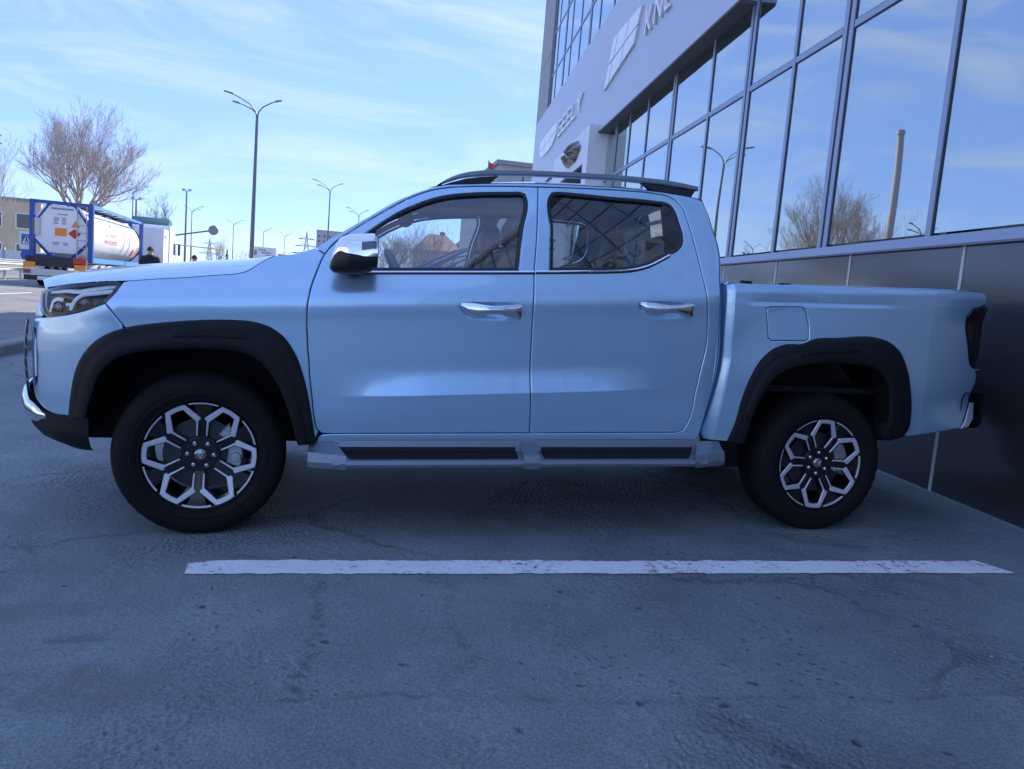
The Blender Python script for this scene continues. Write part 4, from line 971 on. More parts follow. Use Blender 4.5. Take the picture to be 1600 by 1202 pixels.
def caliper_mesh():
    mb = MB(); poly = []
    for k in range(9): a = math.radians(-36 + 9 * k); poly.append((.186 * math.cos(a), .186 * math.sin(a)))
    for k in range(9): a = math.radians(36 - 9 * k); poly.append((.118 * math.cos(a), .118 * math.sin(a)))
    mb.prism(poly, lambda a, b_, d: (a, d, b_), -.088, -.03, .008)
    for q in (-20, 20):
        a = math.radians(q); mb.lathe([(.0001, -.096), (.022, -.095), (.026, -.088)], 16, 'y', (.152 * math.cos(a), 0, .152 * math.sin(a)))
    return mb.mesh('caliper', 'caliper', 35)
cal_me = caliper_mesh()
def wheel(x, y, side, steer, spin):
    w = link('wheel', rim_me, TRUCK); w.location = (x, y, .37)
    w.rotation_euler = (0, 0, (0 if side < 0 else math.pi) + steer)
    link('tyre', tyre_me, w)
    f = link('wheel_face', face_me, w); f.rotation_euler = (0, spin, 0)
    for k in range(6):
        c = link('spoke_cell', cell_me, w); c.rotation_euler = (0, spin + math.radians(60 * k), 0)
        a = link('rim_arc', arc_me, w); a.rotation_euler = (0, spin + math.radians(60 * k), 0)
        n = link('lug_nut', nut_me, w); q = spin + math.radians(60 * k + 0); n.location = (.0575 * math.sin(q), -.092, .0575 * math.cos(q))
    c = link('centre_cap', cap_me, w); c.location = (0, -.086, 0)
    e = link('wheel_emblem', emb_me, w); e.location = (0, -.086, 0)
    link('brake_disc', disc_me, w)
    c = link('caliper', cal_me, w); c.rotation_euler = (0, math.radians(-14 if side < 0 else 166), 0)
for s in (-1, 1):
    wheel(0, s * .79, s, math.radians(5.0), math.radians(-27))
    wheel(3.18, s * .79, s, 0., math.radians(3.5))

# cabin
def rounded(poly, y0, y1, name, material, parent, bev=.03):
    return MB().prism(poly, lambda a, b_, d: (a, d, b_), y0, y1, bev).build(name, material, parent, 60)
dash = rounded([(.50, 1.22), (.62, 1.245), (.80, 1.20), (.86, 1.12), (.84, .95), (.80, .70), (.45, .70)], -.80, .80, 'dashboard', 'interior_dark', TRUCK, .02)
rounded([(.66, 1.20), (.78, 1.275), (.84, 1.262), (.84, 1.16)], -.58, -.20, 'instrument_hood', 'interior_dark', dash, .02)
sw = MB(); cs = Vector((.925, -.40, 1.205)); ax = Vector((.88, 0, .48)).normalized(); e1 = Vector((0, 1, 0)); e2 = ax.cross(e1)
ring = [cs + (e1 * math.cos(2 * math.pi * k / 40) + e2 * math.sin(2 * math.pi * k / 40)) * .185 for k in range(41)]
sw.tube(ring, .0165, 10, False)
for q in (0, 180, 270): a = math.radians(q); sw.tube([cs - ax * .03, cs + (e1 * math.cos(a) + e2 * math.sin(a)) * .18], [.03, .016], 8)
sw.tube([cs - ax * .05, cs + ax * .012], [.07, .062], 16); sw.tube([cs - ax * .04, cs - ax * .30], .03, 10)
sw.build('steering_wheel', 'interior_mid', TRUCK, 60)
MB().tube([(.93, 0, 1.66), (.94, 0, 1.60)], .012, 8).lathe([(.0001, -.12), (.03, -.115), (.042, -.08), (.045, 0), (.042, .08), (.03, .115), (.0001, .12)], 16, 'y', (.955, 0, 1.575)).build('rear_view_mirror', 'interior_dark', TRUCK, 50)
for sy in (-.40, .40):
    st = MB().prism([(0.770, .72), (0.810, .90), (0.890, .93), (1.270, .87), (1.330, .78), (1.290, .70), (0.810, .66)], lambda a, b_, d: (a, d, b_), sy - .26, sy + .26, .04).build('front_seat', 'seat_black', TRUCK, 60)
    MB().prism([(1.230, .84), (1.330, .80), (1.450, .90), (1.535, 1.30), (1.525, 1.40), (1.470, 1.425), (1.415, 1.38), (1.335, 1.10)], lambda a, b_, d: (a, d, b_), sy - .25, sy + .25, .05).build('seat_back', 'seat_tan', st, 60)
    MB().prism([(1.270, .90), (1.310, .88), (1.430, 1.38), (1.410, 1.40)], lambda a, b_, d: (a, d, b_), sy - .17, sy + .17, .01).build('seat_insert', 'seat_black', st, 60)
    MB().prism([(1.465, 1.455), (1.510, 1.435), (1.565, 1.46), (1.575, 1.56), (1.550, 1.60), (1.500, 1.60), (1.470, 1.55)], lambda a, b_, d: (a, d, b_), sy - .135, sy + .135, .03).tube([(1.51, sy - .06, 1.38), (1.52, sy - .06, 1.47)], .007, 8).tube([(1.51, sy + .06, 1.38), (1.52, sy + .06, 1.47)], .007, 8).build('headrest', 'seat_tan', st, 60)
rs = MB().prism([(1.95, .70), (1.95, .86), (2.02, .90), (2.30, .86), (2.34, .70)], lambda a, b_, d: (a, d, b_), -.66, .66, .03).build('rear_seat', 'seat_black', TRUCK, 60)
MB().prism([(2.26, .84), (2.34, .82), (2.44, 1.36), (2.40, 1.40), (2.345, 1.39)], lambda a, b_, d: (a, d, b_), -.66, .66, .03).build('seat_back', 'seat_tan', rs, 60)
for sy in (-.42, .42):
    MB().prism([(2.30, 1.41), (2.36, 1.395), (2.415, 1.41), (2.42, 1.53), (2.38, 1.565), (2.32, 1.545)], lambda a, b_, d: (a, d, b_), sy - .13, sy + .13, .03).build('headrest', 'seat_tan', rs, 60)
for s in (-1, 1):
    MB().grid(lambda u, v: (1.50 + .06 * v, s * (wcab(1.5, 1.25 + .45 * u) - .068), 1.25 + .45 * u), 8, 1).build('pillar_cover', 'headliner', TRUCK)
    MB().tube([(1.56, s * .62, 1.64), (1.58, s * .66, 1.2), (1.6, s * .68, .9)], .012, 6).build('seat_belt', 'interior_dark', TRUCK)
    MB().prism([(.96, 1.648), (1.0, 1.652), (1.15, 1.685), (1.13, 1.695), (.97, 1.66)], lambda a, b_, d: (a, s * d, b_), .12, .58, .004).build('sun_visor', 'headliner', TRUCK, 60)
# ------------------------------------------------------------------ ground, kerb, line
ZR = -.078                               # level of the road left of the apron
def sheet(name, pts, material, label=None):
    o = MB().add(pts, [tuple(range(len(pts)))]).build(name, material, None, 0); tag(o, kind='structure'); return o
gd = sheet('ground', [(-1600, -1200, -.30), (1600, -1200, -.30), (1600, 2200, -.30), (-1600, 2200, -.30)], 'dry_ground')
ap = MB().grid(lambda u, v: (-3.60 + 10.6 * u, -60 + 150 * v, SLOPE * (-3.60 + 10.6 * u)), 2, 2).build('parking_apron', 'asphalt', None, 0); tag(ap, kind='structure')
rd = sheet('road', [(-60, -80, ZR), (-6.05, -80, ZR), (-6.05, 400, ZR), (-60, 400, ZR)], 'road_asphalt')
rd2 = sheet('side_road', [(-6.05, 30, ZR + .004), (60, 30, ZR + .004), (60, 140, ZR + .004), (-6.05, 140, ZR + .004)], 'road_asphalt')
pv = MB().box((-4.90, 5, -.03), (2.18, 70, .19)).build('pavement', 'road_asphalt', None, 0); tag(pv, kind='structure')
kerb = empty('kerb', (-3.70, 0, 0)); tag(kerb, kind='structure')
rnd = random.Random(5)
kme = MB().prism([(-.10, -.25), (.10, -.25), (.10, .055), (.075, .08), (-.10, .08)], lambda a, b_, d: (a, d, b_), -.497, .497, .006).mesh('kerb_stone', 'kerb_stone', 30)
for k in range(44):
    st = link('kerb_stone', kme, kerb); st.location = (rnd.uniform(-.006, .006), -8 + k, rnd.uniform(-.006, .004)); st.rotation_euler = (0, 0, rnd.uniform(-.006, .006))
for x, nm in ((-10.4, 'lane_line'),):
    for k in range(9):
        sheet(nm, [(x - .07, -4 + k * 9, ZR + .004), (x + .07, -4 + k * 9, ZR + .004), (x + .07, -1 + k * 9, ZR + .004), (x - .07, -1 + k * 9, ZR + .004)], 'line_white')
# painted bay line with ragged, worn edges
def bay_line():
    L = MB(); n = 260; top = []; bot = []; r = random.Random(3)
    a0, a1 = (.035, -1.262), (3.752, -1.426); b0, b1 = (.045, -1.4135), (3.815, -1.593)
    w1 = w2 = 0.
    for i in range(n + 1):
        t = i / n
        w1 = w1 * .75 + r.uniform(-.006, .006); w2 = w2 * .75 + r.uniform(-.0035, .0035)
        e = .035 * math.exp(-t * 60)
        x = a0[0] + (a1[0] - a0[0]) * t; y = a0[1] + (a1[1] - a0[1]) * t + w1 - e
        top.append((x, y, SLOPE * x + .004))
        x = b0[0] + (b1[0] - b0[0]) * t; y = b0[1] + (b1[1] - b0[1]) * t + w2; bot.append((x, y, SLOPE * x + .004))
    L.add(top + bot, [(i, i + 1, n + 2 + i, n + 1 + i) for i in range(n)])
    return L.build('bay_line', 'bay_paint', None, 0)
def bay_paint():
    m = mat('bay_paint', (.62, .64, .66), .85)
    nt = m.node_tree; N = nt.nodes; Lk = nt.links; b = N['Principled BSDF']; tc = N.new('ShaderNodeTexCoord')
    n = N.new('ShaderNodeTexNoise'); n.inputs['Scale'].default_value = 34; n.inputs['Detail'].default_value = 8; n.inputs['Roughness'].default_value = .7; Lk.new(tc.outputs['Object'], n.inputs['Vector'])
    n2 = N.new('ShaderNodeTexNoise'); n2.inputs['Scale'].default_value = 2.6; n2.inputs['Detail'].default_value = 4; Lk.new(tc.outputs['Object'], n2.inputs['Vector'])
    ad = N.new('ShaderNodeMath'); ad.operation = 'MULTIPLY_ADD'; ad.inputs[1].default_value = .45; Lk.new(n2.outputs['Fac'], ad.inputs[0]); Lk.new(n.outputs['Fac'], ad.inputs[2])
    r = N.new('ShaderNodeValToRGB'); r.color_ramp.elements[0].position = .80; r.color_ramp.elements[1].position = .93
    r.color_ramp.elements[0].color = (.86, .87, .88, 1); r.color_ramp.elements[1].color = (.13, .13, .13, 1)
    Lk.new(ad.outputs[0], r.inputs['Fac'])
    n3 = N.new('ShaderNodeTexNoise'); n3.inputs['Scale'].default_value = 7; n3.inputs['Detail'].default_value = 6; Lk.new(tc.outputs['Object'], n3.inputs['Vector'])
    mr = N.new('ShaderNodeMapRange'); mr.inputs['To Min'].default_value = .80; mr.inputs['To Max'].default_value = 1.06; Lk.new(n3.outputs['Fac'], mr.inputs['Value'])
    mx = N.new('ShaderNodeMixRGB'); mx.blend_type = 'MULTIPLY'; mx.inputs['Fac'].default_value = 1; Lk.new(r.outputs['Color'], mx.inputs['Color1']); Lk.new(mr.outputs['Result'], mx.inputs['Color2'])
    Lk.new(mx.outputs['Color'], b.inputs['Base Color'])
    bp = N.new('ShaderNodeBump'); bp.inputs['Strength'].default_value = .6; bp.inputs['Distance'].default_value = .006; nn = N.new('ShaderNodeTexNoise'); nn.inputs['Scale'].default_value = 70; nn.inputs['Detail'].default_value = 5
    Lk.new(tc.outputs['Object'], nn.inputs['Vector']); Lk.new(nn.outputs['Fac'], bp.inputs['Height']); Lk.new(bp.outputs['Normal'], b.inputs['Normal'])
bay_paint()
tag(bay_line(), kind='structure')

# ------------------------------------------------------------------ dealership building
W0 = Vector((4.62, -.2, 0)); WD = Vector((.10256, .99473, 0)); WN = Vector((-.99473, .10256, 0)); WR = math.atan2(WD.y, WD.x)
def wp(s, off, z): p = W0 + WD * s + WN * off; return (p.x, p.y, z)
BLD = empty('dealership_building', (0, 0, 0)); tag(BLD, 'glass fronted car dealership with grey cladding behind the pickup', 'building')
def wbox(name, s0, s1, o0, o1, z0, z1, material, parent=BLD):
    return cube(name, wp((s0 + s1) / 2, (o0 + o1) / 2, (z0 + z1) / 2), (abs(s1 - s0), abs(o1 - o0), z1 - z0), material, parent, WR)
S0, S1, HT = -19.7, 24.3, 14.2
# core volume behind the glass: floor slabs, back wall, end wall, roof
wbox('back_wall', S0, S1, -9.0, -8.7, 0., HT, 'concrete_panel')
wbox('end_wall', S1 - .02, S1 + .25, -9, .03, -.2, HT, 'end_panel'); wbox('end_wall', S0 - .25, S0, -9, .03, -.2, HT, 'end_panel')
wbox('roof_slab', S0, S1, -8.7, -.12, HT - .3, HT - .02, 'concrete_panel')
wbox('floor_slab', S0 + .05, S1 - .05, -8.7, -.14, 1.2, 1.62, 'room_floor')
for z in (4.75, 8.3, 11.9): wbox('floor_slab', S0 + .05, S1 - .05, -8.7, -.14, z, z + .35, 'room_wall')
wbox('inner_partition', S0, S1, -5.1, -5.0, 1.62, 4.75, 'room_wall')
for s in (6.3, 15.4): wbox('inner_partition', s, s + .2, -5., -.2, 1.62, 4.75, 'room_wall')
# plinth cladding, one panel at a time, with pale joint strips
wbox('plinth_core', S0, S1, -.25, -.02, -.2, 1.60, 'end_panel')
js = .1
k0 = -14
for k in range(k0, 17):
    a = js + 1.405 * k; b_ = a + 1.405
    if b_ > S1: break
    wbox('cladding_panel', a + .014, b_ - .014, -.015, .02, .0, 1.778, 'cladding')
    wbox('joint_strip', a - .0135, a + .0135, -.015, .0245, .0, 1.778, 'joint_white')
wbox('base_flashing', S0, S1, .0, .035, .0, .105, 'mullion')
sill = MB().prism([(0, 1.776), (.062, 1.776), (.066, 1.79), (.050, 1.862), (0, 1.868)], lambda a, b_, d: wp(d, a, b_), S0, S1).build('window_sill', 'mullion', BLD, 20)
# curtain wall grid
mull = [(-19.6, 1), (-18.2, 0), (-16.8, 0), (-15.4, 1), (-14, 0), (-12.6, 0), (-11.2, 1), (-9.8, 0), (-8.4, 0), (-7.0, 1), (-5.6, 0), (-4.2, 0), (-2.8, 1), (-1.1, 0), (.53, 0), (2.05, 1), (3.08, 0), (4.28, 1), (5.56, 0), (7.2, 1), (8.67, 0), (9.9, 0), (11.0, 1), (12.4, 0), (13.9, 0), (15.1, 1), (16.5, 0), (18.0, 0), (19.1, 1), (20.6, 0), (21.55, 0)]
rows_near = [1.868, 3.80, 5.45, 7.2, 8.5, 9.85, 11.3, 12.6, HT - .3]
rows_low = [1.868, 3.80, 4.80]
rows_up = [7.0, 8.5, 9.85, 11.3, 12.6, HT - .3]
for i, (s, dbl) in enumerate(mull):
    for a, b_ in ([(1.868, HT - .3)] if s < 4.3 else [(1.868, 4.80), (7.0, HT - .3)]):
        if a < 5 and s > 11.7: a = 4.95; 
        if b_ <= a: continue
        if s > 4.3 and a < 5 and s > 11.7: continue
        if dbl:
            wbox('mullion', s - .085, s - .02, -.06, .014, a, b_, 'mullion'); wbox('mullion', s + .02, s + .085, -.06, .014, a, b_, 'mullion'); wbox('mullion_gap', s - .021, s + .021, -.05, .002, a, b_, 'mullion_dark')
        else:
            wbox('mullion', s - .028, s + .028, -.06, .014, a, b_, 'mullion')
        wbox('mullion_seal', s - (.096 if dbl else .040), s + (.096 if dbl else .040), -.04, .003, a, b_, 'mullion_dark')
for i in range(len(mull) - 1):
    sa, da = mull[i]; sb, db = mull[i + 1]; a = sa + (.095 if da else .032); b_ = sb - (.095 if db else .032)
    for rows in ([rows_near] if sb < 4.3 else [rows_low, rows_up]):
        if rows is rows_low and sa > 11.5: continue
        for j in range(len(rows) - 1):
            z0, z1 = rows[j], rows[j + 1]
            wbox('pane', a - .01, b_ + .01, -.010, -.003, z0 + .02, z1 - .02, 'facade_glass')
            if j: wbox('transom', a, b_, -.055, .011, z0 - .030, z0 + .030, 'mullion'); wbox('transom_seal', a, b_, -.04, .0015, z0 - .042, z0 + .042, 'mullion_dark')
# end strip of fascia panels at the far corner
for z0, z1 in ((7.0, 9.3), (9.3, 11.6), (11.6, HT)):
    wbox('corner_panel', 21.62, 24.28, -.1, .06, z0 + .015, z1 - .015, 'end_panel')
wbox('corner_core', 21.6, 24.25, -.3, -.1, -.1, HT, 'end_panel')
wbox('parapet', S0, S1, -.2, .10, HT - .3, HT + .25, 'fascia')
# sign fascia with its soffit
wbox('sign_fascia', 4.27, 23.0, .0, .22, 4.80, 7.18, 'fascia')
wbox('soffit', 4.27, 23.0, -.20, .215, 4.775, 4.797, 'soffit')
wbox('fascia_return', 4.255, 4.272, .0, .218, 4.80, 7.18, 'mullion')
wbox('ground_floor_wall', 16.7, 24.2, -.1, .16, -.1, 4.77, 'fascia')
# entrance portal
for a, b_ in ((11.85, 12.35), (16.2, 16.7)): wbox('portal_column', a, b_, -.1, .40, -.1, 4.20, 'portal')
wbox('portal_lintel', 11.85, 16.7, -.1, .401, 4.20, 4.95, 'portal')
wbox('entrance_soffit', 12.35, 16.2, -.1, .38, 4.17, 4.199, 'soffit')
for k in range(4):
    a = 12.35 + k * .9625
    wbox('entrance_pane', a + .03, a + .9325, -.05, -.03, 1.35, 4.17, 'facade_glass'); wbox('entrance_mullion', a - .03, a + .03, -.09, .0, 1.35, 4.17, 'mullion_dark')
for z in (2.3, 3.2): wbox('entrance_transom', 12.38, 16.17, -.085, -.005, z - .03, z + .03, 'mullion_dark')
# letters and emblems
TM = lambda s, off, z: Matrix(((-WD.x, 0, WN.x, wp(s, off, z)[0]), (-WD.y, 0, WN.y, wp(s, off, z)[1]), (0, 1, 0, z), (0, 0, 0, 1)))
def stroke_letter(s_left, w, h, z0, strokes, t, name):
    """thin square-cut letter; strokes are (x0,y0,x1,y1) in letter units"""
    mb = MB()
    for x0, y0, x1, y1 in strokes:
        dx, dy = (x1 - x0) * w, (y1 - y0) * h; l = math.hypot(dx, dy); nx, ny = -dy / l * t / 2, dx / l * t / 2
        q = [(x0 * w + nx, y0 * h + ny), (x0 * w - nx, y0 * h - ny), (x1 * w - nx, y1 * h - ny), (x1 * w + nx, y1 * h + ny)]
        mb.prism(q, lambda a, b_, d: wp(s_left - a, d, z0 + b_), .265, .225)
    mb.build(name, 'letter', BLD, 0)
GE = {'G': [(1, .96, 0, .96), (.04, 1, .04, 0), (0, .04, 1, .04), (.96, 0, .96, .52), (1, .5, .5, .5)], 'E': [(1, .96, 0, .96), (.04, 1, .04, 0), (0, .04, 1, .04), (0, .5, .85, .5)], 'L': [(.04, 1, .04, 0), (0, .04, 1, .04)], 'Y': [(0, 1, .5, .48), (1, 1, .5, .48), (.5, .5, .5, 0)]}
sx = 17.38
for ch_, w in (('G', .56), ('E', .54), ('E', .54), ('L', .52), ('Y', .66)):
    stroke_letter(sx, w, .41, 5.735, GE[ch_], .065, 'sign_letter'); sx -= w + .15
# shield emblem, six fields
def shield(a, b_):   # unit square to the rounded shield
    return a, b_
so, si = 21.15, 17.72
def sh_poly(x0, x1, up):
    pts = []; n = 8
    def lo(x): return .0 + .42 * (abs(2 * x - 1))**3.2
    def hi(x): return 1.0 - .10 * (abs(2 * x - 1))**6
    mid = lambda x: .46 + .10 * x
    f0, f1 = (mid, hi) if up else (lo, mid)
    for k in range(n + 1): x = x0 + (x1 - x0) * k / n; pts.append((x, f0(x) + (.02 if up else 0)))
    for k in range(n + 1): x = x1 - (x1 - x0) * k / n; pts.append((x, f1(x) - (0 if up else .02)))
    return pts
for up in (True, False):
    for x0, x1 in ((0, .32), (.34, .66), (.68, 1)):
        MB().prism([(so + (si - so) * x, 5.66 + .60 * y) for x, y in sh_poly(x0, x1, up)], lambda a, b_, d: wp(a, d, b_), .262, .222).build('emblem_field', 'letter', BLD, 0)
# slanted window-shaped emblem of the second name
q00, q01, q11, q10 = (11.45, 5.54), (10.90, 6.42), (8.84, 6.33), (9.19, 5.79)
def bil(u, v): return tuple(q00[i] * (1 - u) * (1 - v) + q10[i] * u * (1 - v) + q01[i] * (1 - u) * v + q11[i] * u * v for i in (0, 1))
for u0, u1 in ((0, .17), (.20, .57), (.60, 1.0)):
    for v0, v1 in ((0, .47), (.52, 1)):
        MB().prism([bil(u0, v0), bil(u1, v0), bil(u1, v1), bil(u0, v1)], lambda a, b_, d: wp(a, d, b_), .262, .222).build('emblem_field', 'letter', BLD, 0)
sx = 8.50
for ch_ in 'KNEWSTAR':
    me = text_mesh(ch_, .60, .02, 1.05); me.materials.clear(); me.materials.append(MATS['letter'])
    wd_ = max(v.co.x for v in me.vertices); o = link('sign_letter', me, BLD); o.matrix_local = TM(sx, .245, 5.70); sx -= wd_ + .12
    if sx < 4.6: break
# letters high on the nearer glass, mirrored in the pickup's rear side window
sx = -4.55
for ch_ in 'AUTO':
    me = text_mesh(ch_, .62, .02, 1.0); me.materials.clear(); me.materials.append(MATS['letter'])
    wd_ = max(v.co.x for v in me.vertices); o = link('sign_letter', me, BLD); o.matrix_local = TM(sx, .09, 6.35); sx -= wd_ + .14
# oval badge over the entrance
bz, bs = 4.62, 13.75
def badge(u, v):
    a = 2 * math.pi * v; r = 1 - u; e = 1 + .05 * math.cos(6 * a) * r
    return wp(bs + 1.02 * r * e * math.cos(a), .40 + .17 * (1 - r**3) + .05 * math.cos(6 * a) * math.sin(math.pi * r), bz + .26 * r * e * math.sin(a))
MB().grid(badge, 10, 48).build('oval_badge', 'badge_brown', BLD, 60)
# ladder standing inside the nearest bay
lad = empty('step_ladder', wp(.70, -.36, 1.62)); tag(lad, 'tall dark ladder seen through the pane above the pickup bed', 'ladder')
la, lb = Vector(wp(.45, -.36, 1.62)) - lad.location, Vector(wp(.95, -.36, 4.60)) - lad.location
lc, ld = Vector(wp(.795, -.36, 1.62)) - lad.location, Vector(wp(.93, -.36, 4.60)) - lad.location
ld = ld + Vector(WD) * .12
for a, b_ in ((la, lb), (lc, ld)): MB().tube([a, b_], .022, 6).build('ladder_stile', 'ladder_metal', lad)
for k in range(16):
    t = .05 + k * .058; MB().tube([la.lerp(lb, t), lc.lerp(ld, t)], .014, 6).build('rung', 'ladder_metal', lad)
wbox('pale_backing', -6., 4.2, -.62, -.58, 1.62, 4.74, 'room_wall')  # pale sheet added to brighten the bay behind the ladder

# entrance stairs and handrails
stair = empty('entrance_stairs', (2.8, 12.6, 0)); tag(stair, 'stone entrance steps with landing seen through the cab windows', 'stairs')
for k in range(8):
    x0 = 1.75 + k * .30
    MB().box(((x0 + 5.6) / 2 - 2.8, 0, .05 + .08 + k * .16), (5.6 - x0, 4.2, .16)).build('step', 'stair_stone', stair, 0)
for y, nm in ((10.52, 'right'), (14.75, 'left')):
    hr = empty('stair_railing', (2.6, y, .3)); tag(hr, 'blue grey tube handrail on the near side of the entrance steps' if nm == 'right' else 'blue grey tube handrail on the far side of the entrance steps', 'railing')
    for dz, r in ((0, .030), (-.17, .020), (-.42, .016), (-.66, .016)):
        MB().tube([(1.5 - 2.6, 0, 1.28 + dz - .3), (2.05 - 2.6, 0, 1.59 + dz - .3), (3.14 - 2.6, 0, 2.18 + dz - .3), (3.75 - 2.6, 0, 2.36 + dz - .3), (4.6 - 2.6, 0, 2.36 + dz - .3)], r, 8).build('rail_bar', 'stair_rail', hr)
    for x, zt, zb in ((1.5, 1.28, .03), (2.35, 1.75, .5), (3.14, 2.18, .9), (3.75, 2.36, 1.2), (4.55, 2.36, 1.3)):
        MB().tube([(x - 2.6, 0, zb - .3), (x - 2.6, 0, zt - .3)], .022, 8).build('rail_post', 'stair_rail', hr)

# ------------------------------------------------------------------ beyond the car park
def building(name, label, x0, x1, y0, y1, h, wall, roof=None, win=None, gable=None, base=ZR):
    e = empty(name, ((x0 + x1) / 2, (y0 + y1) / 2, base)); tag(e, label, 'building'); cx, cy = e.location.x, e.location.y
    MB().box((0, 0, h / 2), (x1 - x0, y1 - y0, h)).build('wall', wall, e, 0)
    hx, hy = (x1 - x0) / 2, (y1 - y0) / 2
    if gable:
        ax, gh = gable
        if ax == 'x': pts = [(-hx - .4, -hy - .5, h), (hx + .4, -hy - .5, h), (hx + .4, hy + .5, h), (-hx - .4, hy + .5, h), (-hx * .45, 0, h + gh), (hx * .45, 0, h + gh)]; fs = [(0, 1, 5, 4), (1, 2, 5), (2, 3, 4, 5), (3, 0, 4), (0, 3, 2, 1)]
        else: pts = [(-hx - .4, -hy - .5, h), (hx + .4, -hy - .5, h), (hx + .4, hy + .5, h), (-hx - .4, hy + .5, h), (0, -hy * .9, h + gh), (0, hy * .9, h + gh)]; fs = [(0, 1, 4), (1, 2, 5, 4), (2, 3, 5), (3, 0, 4, 5), (0, 3, 2, 1)]
        rf = MB().add(pts, fs).build('roof', roof, e, 0)
        MB().box((hx * .3, hy * .2, h + gh * .9), (.7, .7, 1.4)).build('chimney', 'roof_brown', rf, 0)
    else:
        MB().box((0, 0, h + .12), (x1 - x0 + .3, y1 - y0 + .3, .24)).build('roof', roof or 'roof_grey', e, 0)
    if win:
        nx, nz, ww, wh, z0, dz = win
        for i in range(nx):
            for j in range(nz):
                x = -hx + (i + .5) * (x1 - x0) / nx; z = z0 + j * dz
                w = MB().box((x, -hy - .02, z + wh / 2), (ww, .08, wh)).build('window', 'sign_white', e, 0)
                cube('pane', (x, -hy - .07, z + wh / 2), (ww - .24, .03, wh - .24), 'house_window', w)
        ny = max(1, int((y1 - y0) / ((x1 - x0) / nx)))
        for i in range(ny):
            for j in range(nz):
                y = -hy + (i + .5) * (y1 - y0) / ny; z = z0 + j * dz
                w = MB().box((hx + .02, y, z + wh / 2), (.08, ww, wh)).build('window', 'sign_white', e, 0)
                cube('pane', (hx + .07, y, z + wh / 2), (.03, ww - .24, wh - .24), 'house_window', w)
    return e
building('office_building', 'pale yellow two storey building behind the crossing sign at the left edge', -64, -29.8, 82, 96, 6.7, 'wall_yellow', 'roof_grey', (12, 2, 1.7, 1.6, .9, 3.0))
building('house', 'tan house with brown hipped roof seen through the windscreen side of the cab', 9.6, 15.2, 100, 110, 6.4, 'wall_tan', 'roof_brown', (3, 2, 1.1, 1.3, 1.1, 2.8), ('x', 2.5))
building('house', 'white three storey house with brown roof right of the tan house', 15.6, 24.0, 102, 114, 7.6, 'wall_white', 'roof_brown', (4, 3, 1.1, 1.2, .8, 2.4), ('x', 2.4))
building('tower_block', 'distant grey apartment block rising behind the pickup bonnet', -19.2, -4.0, 466, 482, 30, 'wall_grey', 'roof_grey', (5, 9, 1.5, 1.5, 2, 3.0))
building('shed', 'small flat roofed grey shed far behind the bonnet', -17.6, -13.1, 206, 214, 6.8, 'wall_grey', 'roof_grey', (2, 1, 1.2, 1.2, 2, 3.0))
building('apartment_block', 'long pale apartment block across the road, mirrored in the chrome door mirror cap', -52, -36, -40, 14, 13.5, 'wall_white', 'roof_grey', (5, 4, 1.6, 1.6, 1.2, 3.0))
nb = building('neighbour_building', 'low grey panelled building beyond the end of the dealership', 8.9, 22, 41.2, 56, 8.9, 'concrete_panel', 'roof_grey')
for k in range(5): MB().box((-6.55 + 1.5 + k * 2.6, -7.43, 4.4), (.05, .04, 8.6)).build('panel_joint', 'mullion_dark', nb, 0)
for k, (x0, x1) in enumerate(((-52, -40), (-39.9, -28), (-27.9, -17.6))):
    f_ = empty('yard_wall', ((x0 + x1) / 2, 74, ZR)); tag(f_, ('leftmost', 'middle', 'rightmost')[k] + ' run of white panel wall in front of the yellow building', 'wall')
    n = 6
    for i in range(n): MB().box((x0 + (i + .5) * (x1 - x0) / n - (x0 + x1) / 2, 0, .85), ((x1 - x0) / n - .06, .12, 1.7)).build('wall_panel', 'fence_white', f_, 0)
    for i in range(n + 1): MB().box((x0 + i * (x1 - x0) / n - (x0 + x1) / 2, 0, .95), (.2, .2, 1.9)).build('wall_post', 'concrete_panel', f_, 0)
gr_ = empty('guard_rail', (-16.6, 52, ZR)); tag(gr_, 'galvanised roadside guard rail behind the tanker lorry', 'guard rail')
for z in (.62, .92): MB().grid(lambda u, v: (.09 * abs(math.sin(3 * math.pi * u)) - .05, -26 + 52 * v, z - .14 + .28 * u), 8, 1).build('rail_beam', 'galvanised', gr_, 60)
for k in range(27): MB().box((-.12, -26 + 2 * k, .5), (.08, .12, 1.05)).build('rail_post', 'galvanised', gr_, 0)
# crossing sign and round sign on one post
sg = empty('road_sign', (-14.35, 36.6, ZR)); sg.scale = (.8, .8, .86); tag(sg, 'white square pedestrian crossing sign with round blue sign below it', 'road sign')
MB().tube([(0, .05, 0), (0, .05, 2.75)], .04, 8).build('sign_post', 'galvanised', sg)
sp = MB().box((-.12, 0, 2.36), (.78, .03, .98)).build('sign_plate', 'sign_white', sg, 0)
cube('sign_field', (-.12, -.02, 2.42), (.56, .012, .56), 'sign_blue', sp)
MB().prism([(-.36, 2.18), (.12, 2.18), (-.12, 2.64)], lambda a, b_, d: (a, d, b_), -.034, -.028).build('sign_triangle', 'sign_white', sp, 0)
MB().prism([(-.20, 2.22), (-.15, 2.22), (-.11, 2.36), (-.05, 2.22), (0, 2.22), (-.08, 2.42), (-.09, 2.56), (-.15, 2.56), (-.16, 2.42)], lambda a, b_, d: (a, d, b_), -.042, -.036).build('sign_figure', 'print_black', sp, 0)
MB().lathe([(.0001, -.02), (.30, -.018), (.31, .0)], 28, 'y', (-.14, 0, 1.56)).build('round_plate', 'sign_blue', sg)

